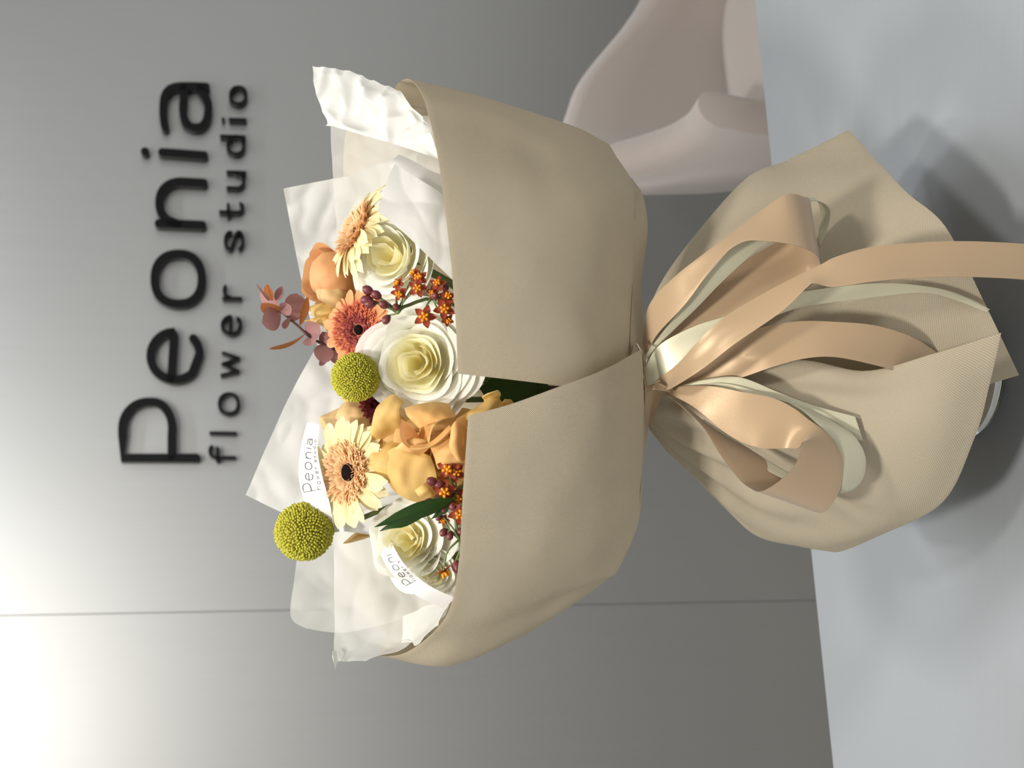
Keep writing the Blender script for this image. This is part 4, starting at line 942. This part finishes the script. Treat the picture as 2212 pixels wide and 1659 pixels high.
# ------------------------------------------------------------------ eucalyptus
eu = thing('eucalyptus_sprig', at(740, 760, .0), 'mauve and rust eucalyptus twig rising past the coral gerbera', 'twig')
tube('stem', [at(600, 668, -.004), at(610, 676, -.004), at(640, 701, -.004), at(665, 724, -.004), at(700, 745, -.002), at(732, 758, .0), at(800, 790, .012), at(1100, 830, .012), at(1390, 850, .0)], [.0006, .0008, .0010, .0011, .0012, .0013, .0015, .0018, .0018], M['euc_stem'], eu, n=40, seg=6)
for bx, by, tx, ty, d0, d1, wd, nr, mt in [
    (606, 673, 566, 698, -.004, -.012, 48, (.2, .5, .8), 'euc'), (608, 672, 565, 655, -.006, -.016, 34, (-.3, .5, .8), 'euc_rust'), (605, 668, 563, 628, .0, .006, 26, (-.2, .3, .9), 'euc'),
    (588, 650, 577, 614, -.006, -.014, 17, (-.2, .2, .9), 'euc_rust'), (582, 650, 554, 613, -.008, -.02, 4, (.3, .3, .9), 'euc'), (596, 650, 610, 619, -.004, -.008, 15, (.2, .1, .9), 'euc'),
    (630, 695, 642, 634, -.002, .004, 42, (.4, .2, .9), 'euc'), (628, 692, 608, 700, -.004, -.01, 24, (.2, .6, .7), 'euc'), (606, 674, 628, 660, -.006, -.012, 26, (.1, .2, .95), 'euc'),
    (648, 703, 664, 641, -.006, -.014, 14, (.5, .1, .8), 'euc_rust'), (660, 721, 581, 753, -.006, -.022, 15, (.3, .8, .5), 'euc_rust'), (662, 722, 690, 702, -.002, -.01, 34, (.1, .1, .95), 'euc'),
    (668, 726, 675, 745, -.002, -.008, 30, (.2, .4, .9), 'euc'), (692, 742, 720, 722, .0, -.006, 30, (.3, .1, .9), 'euc'), (696, 744, 700, 785, -.002, -.014, 36, (.3, .3, .9), 'euc'),
    (720, 754, 728, 786, .0, -.004, 24, (.4, .3, .9), 'euc'), (705, 765, 690, 790, -.004, -.012, 13, (.2, .3, .9), 'euc'), (690, 735, 698, 716, .0, -.004, 5, (.2, .1, .9), 'euc_rust'), (640, 700, 655, 718, -.001, .001, 2, (.2, .1, .9), 'euc')]:
    leaf_obj(eu, at(bx, by, d0), at(tx, ty, d1), wd * .00038, idir(*nr), M[mt], 'leaf', shape=1.15 if wd > 12 else .8, curl=.08, n=13, k=5, fold=.12, ex=.6)
# dark leaf deep between the panels, extra blades added to darken the gap
gl1 = thing('rose_leaf', at(1130, 850, -.02), 'dark green rose leaf with blades added to darken the gap between the two wrap panels', 'leaf')
leaf_obj(gl1, at(1160, 850, -.025), at(1035, 838, -.050), .034, idir(0.3, .1, 1), M['leaf'], 'leaf_blade', curl=.05, ex=.6)
leaf_obj(gl1, at(1190, 850, -.018), at(1060, 870, -.030), .036, idir(0.4, .2, .9), M['leaf'], 'leaf_blade', curl=.03, ex=.6)
leaf_obj(gl1, at(1180, 845, -.012), at(1060, 800, -.020), .040, idir(0.4, -.2, .9), M['leaf'], 'leaf_blade', curl=.03, ex=.6)
tube('leaf_stalk', [at(1150, 855, -.025), at(1250, 850, -.015), at(1390, 850, -.004)], .001, M['stem'], gl1, n=8, seg=5)

# ------------------------------------------------------------------ printed white ribbon
pbn = thing('printed_ribbon', at(700, 1130, -.02), 'white satin ribbon printed with the studio name curling around the button flower stem', 'ribbon')
st1 = [(663, 912, .006, 690, 918, -.010), (650, 965, -.010, 686, 970, -.024), (645, 1020, -.020, 694, 1020, -.034), (655, 1075, -.020, 706, 1065, -.036), (680, 1110, -.026, 715, 1100, -.034), (705, 1135, -.016, 718, 1128, -.026)]
GP = ribbon_grid(st1, 50, 7)
s1 = grid_mesh('ribbon_curl', GP, M['white_ribbon'], pbn)
st2 = [(718, 1108, -.024, 722, 1150, -.022), (735, 1108, -.030, 742, 1148, -.030), (758, 1112, -.024, 760, 1150, -.022), (800, 1140, -.020, 778, 1152, -.006), (836, 1152, -.026, 806, 1160, -.006), (852, 1184, -.064, 820, 1193, -.044), (872, 1217, -.084, 838, 1228, -.068), (900, 1245, -.078, 868, 1261, -.066), (936, 1270, -.080, 906, 1290, -.068), (985, 1292, -.080, 956, 1314, -.064)]
GQ = ribbon_grid(st2, 70, 7)
s2 = grid_mesh('ribbon_curl', GQ, M['white_ribbon'], pbn)
def surf_put(Gm, a0, a1, b0, b1, off, flip=1):
    n, m_ = Gm.shape[:2]; Nn = np.cross(np.gradient(Gm, axis=0), np.gradient(Gm, axis=1)); Nn /= np.linalg.norm(Nn, axis=2, keepdims=True) + 1e-12
    camv = np.array(CAM)
    def put(x, y, _):                                # sign pixels -> ribbon: along a, across b
        s = (1000 - y) / 830.0; t = (x - 250) / 290.0
        a = min(max(a0 + (a1 - a0) * s, 0), 1) * (n - 1); b_ = min(max(b0 + (b1 - b0) * t, 0), 1) * (m_ - 1)
        i = min(int(a), n - 2); j = min(int(b_), m_ - 2); fa, fb = a - i, b_ - j
        def L(Q): return (Q[i, j] * (1 - fa) + Q[i + 1, j] * fa) * (1 - fb) + (Q[i, j + 1] * (1 - fa) + Q[i + 1, j + 1] * fa) * fb
        p, nn = L(Gm), L(Nn)
        if np.dot(nn, camv - p) < 0: nn = -nn
        return tuple(p + nn * off)
    return put
def printed(parent, put, letters=None):
    for k, (strokes, hw) in enumerate(SIGN):
        if letters is not None and k not in letters: continue
        V = []; F = []
        for st in strokes:
            v, f = stroke_data(st, hw * (.50 if hw > 5 else .85), put, 0.0); q = len(V); V += v; F += [tuple(a + q for a in g) for g in f]
        mesh('print_letter', V, F, M['ink'], parent, smooth=False)
printed(s1, surf_put(GP, .56, .12, .06, .94, .0003))
printed(s2, surf_put(GQ, .80, .54, .95, .08, .0003), letters=[0, 1, 2, 3, 4, 6, 7, 8, 9, 10, 11, 12])

# ------------------------------------------------------------------ satin bows
bow = thing('satin_bow', at(1410, 850, -.045), 'peach satin bow with wide loops and a long tail tied at the waist', 'bow')
ST = 0.0004
# big right loop: front strand out, over the tip, back inside
ribbon('loop', [(1388, 740, -.050, 1394, 770, -.052), (1402, 660, -.066, 1420, 722, -.070), (1455, 600, -.084, 1482, 655, -.090), (1530, 541, -.100, 1548, 566, -.108), (1585, 500, -.108, 1602, 524, -.120), (1640, 458, -.113, 1655, 521, -.130), (1697, 421, -.118, 1718, 530, -.134),
                (1735, 425, -.112, 1758, 547, -.130), (1750, 434, -.098, 1771, 566, -.116), (1738, 470, -.086, 1768, 590, -.098), (1690, 515, -.080, 1735, 612, -.088), (1600, 570, -.076, 1645, 668, -.082), (1500, 660, -.066, 1545, 715, -.072), (1420, 740, -.054, 1450, 760, -.056)], M['satin'], bow, 90, 7, solid=ST)
# long tail: narrow lit strand to the twist, then the broad end hanging past the table's front
ribbon('tail', [(1410, 828, -.060, 1436, 842, -.062), (1465, 785, -.082, 1452, 838, -.084), (1510, 735, -.098, 1520, 795, -.100), (1567, 683, -.110, 1590, 741, -.114), (1660, 628, -.120, 1690, 672, -.128), (1730, 592, -.126, 1742, 622, -.134), (1772, 572, -.130, 1760, 612, -.136),
                (1808, 554, -.134, 1800, 620, -.140), (1880, 534, -.138, 1880, 609, -.146), (1970, 525, -.142, 1970, 601, -.150), (2080, 521, -.146, 2080, 598, -.154), (2212, 527, -.148, 2212, 604, -.156), (2300, 540, -.146, 2300, 618, -.154)], M['satin'], bow, 90, 7, bow=.0015, solid=ST)
# lower right loop that tucks behind the left skirt panel
ribbon('loop', [(1440, 815, -.060, 1460, 845, -.060), (1510, 770, -.072, 1530, 830, -.072), (1580, 732, -.086, 1600, 816, -.088), (1650, 706, -.098, 1665, 794, -.102), (1725, 694, -.108, 1735, 775, -.112), (1800, 695, -.114, 1800, 771, -.118), (1890, 703, -.116, 1875, 785, -.120), (1970, 728, -.112, 1950, 806, -.116), (2025, 762, -.104, 2000, 830, -.106)], M['satin'], bow, 60, 7, bow=.002, solid=ST)
# left loop
ribbon('loop', [(1440, 836, -.058, 1440, 848, -.058), (1525, 833, -.082, 1500, 880, -.076), (1600, 846, -.098, 1575, 940, -.090), (1670, 860, -.108, 1640, 967, -.102), (1715, 882, -.114, 1700, 968, -.112), (1745, 905, -.118, 1725, 968, -.122),
                (1785, 935, -.126, 1733, 955, -.136), (1812, 972, -.128, 1732, 965, -.140), (1822, 1012, -.128, 1722, 995, -.142), (1815, 1054, -.126, 1700, 1025, -.142), (1796, 1090, -.122, 1668, 1050, -.138), (1776, 1107, -.114, 1641, 1062, -.130), (1745, 1095, -.104, 1622, 1055, -.116), (1690, 1022, -.096, 1597, 1035, -.106), (1625, 975, -.088, 1558, 985, -.098), (1548, 930, -.078, 1520, 925, -.086), (1490, 885, -.066, 1475, 880, -.068), (1440, 845, -.056, 1438, 852, -.056)], M['satin'], bow, 110, 7, solid=ST)
# knot folds
ribbon('knot', [(1388, 760, -.046, 1412, 800, -.050), (1390, 800, -.052, 1428, 822, -.058), (1392, 830, -.056, 1436, 842, -.062), (1393, 860, -.054, 1425, 862, -.058), (1392, 890, -.048, 1415, 892, -.050), (1392, 925, -.034, 1408, 920, -.036)], M['satin'], bow, 40, 7, bow=-.003, solid=ST)
ribbon('knot', [(1396, 845, -.060, 1408, 836, -.064), (1412, 842, -.068, 1420, 828, -.072), (1440, 846, -.068, 1446, 838, -.072), (1452, 850, -.060, 1460, 846, -.062)], M['satin'], bow, 20, 5, bow=-.002, solid=ST)
cbow = thing('cream_bow', at(1412, 845, -.045), 'narrow cream satin ribbon tied in with the peach bow', 'bow')
ribbon('strand', [(1390, 772, -.054, 1392, 782, -.054), (1418, 735, -.064, 1425, 742, -.064), (1472, 665, -.082, 1502, 668, -.082), (1518, 608, -.094, 1562, 606, -.094), (1585, 530, -.104, 1652, 522, -.104), (1660, 460, -.104, 1712, 455, -.104), (1735, 430, -.098, 1760, 434, -.098), (1765, 434, -.090, 1792, 452, -.090), (1772, 470, -.080, 1788, 492, -.080), (1766, 520, -.074, 1772, 532, -.074)], M['cream'], cbow, 60, 5, solid=ST)
ribbon('tail', [(1393, 795, -.056, 1398, 835, -.056), (1425, 745, -.068, 1445, 812, -.070), (1500, 705, -.082, 1520, 740, -.086), (1567, 683, -.092, 1590, 712, -.094), (1640, 650, -.098, 1660, 688, -.098), (1734, 630, -.102, 1740, 662, -.102), (1895, 612, -.110, 1895, 641, -.110), (2010, 620, -.118, 2000, 632, -.118), (2080, 640, -.122, 2070, 650, -.122), (2138, 668, -.124, 2130, 674, -.124)], M['cream'], cbow, 60, 5, solid=ST)
ribbon('tail', [(1455, 838, -.062, 1452, 846, -.062), (1520, 820, -.076, 1520, 832, -.076), (1597, 815, -.090, 1600, 840, -.090), (1683, 848, -.100, 1690, 872, -.100), (1758, 876, -.108, 1745, 912, -.108), (1847, 900, -.116, 1865, 953, -.116)], M['cream'], cbow, 40, 5, solid=ST)
ribbon('loop', [(1455, 842, -.060, 1452, 850, -.060), (1560, 828, -.086, 1560, 840, -.084), (1660, 854, -.100, 1645, 856, -.102), (1755, 888, -.112, 1712, 872, -.114), (1829, 930, -.120, 1768, 918, -.122), (1856, 957, -.122, 1806, 960, -.126), (1870, 995, -.122, 1821, 1008, -.128), (1860, 1040, -.120, 1818, 1048, -.126), (1822, 1064, -.116, 1808, 1066, -.120), (1760, 1050, -.108, 1760, 1062, -.112), (1660, 995, -.092, 1650, 1012, -.096), (1520, 905, -.072, 1512, 915, -.074)], M['cream'], cbow, 70, 5, solid=ST)
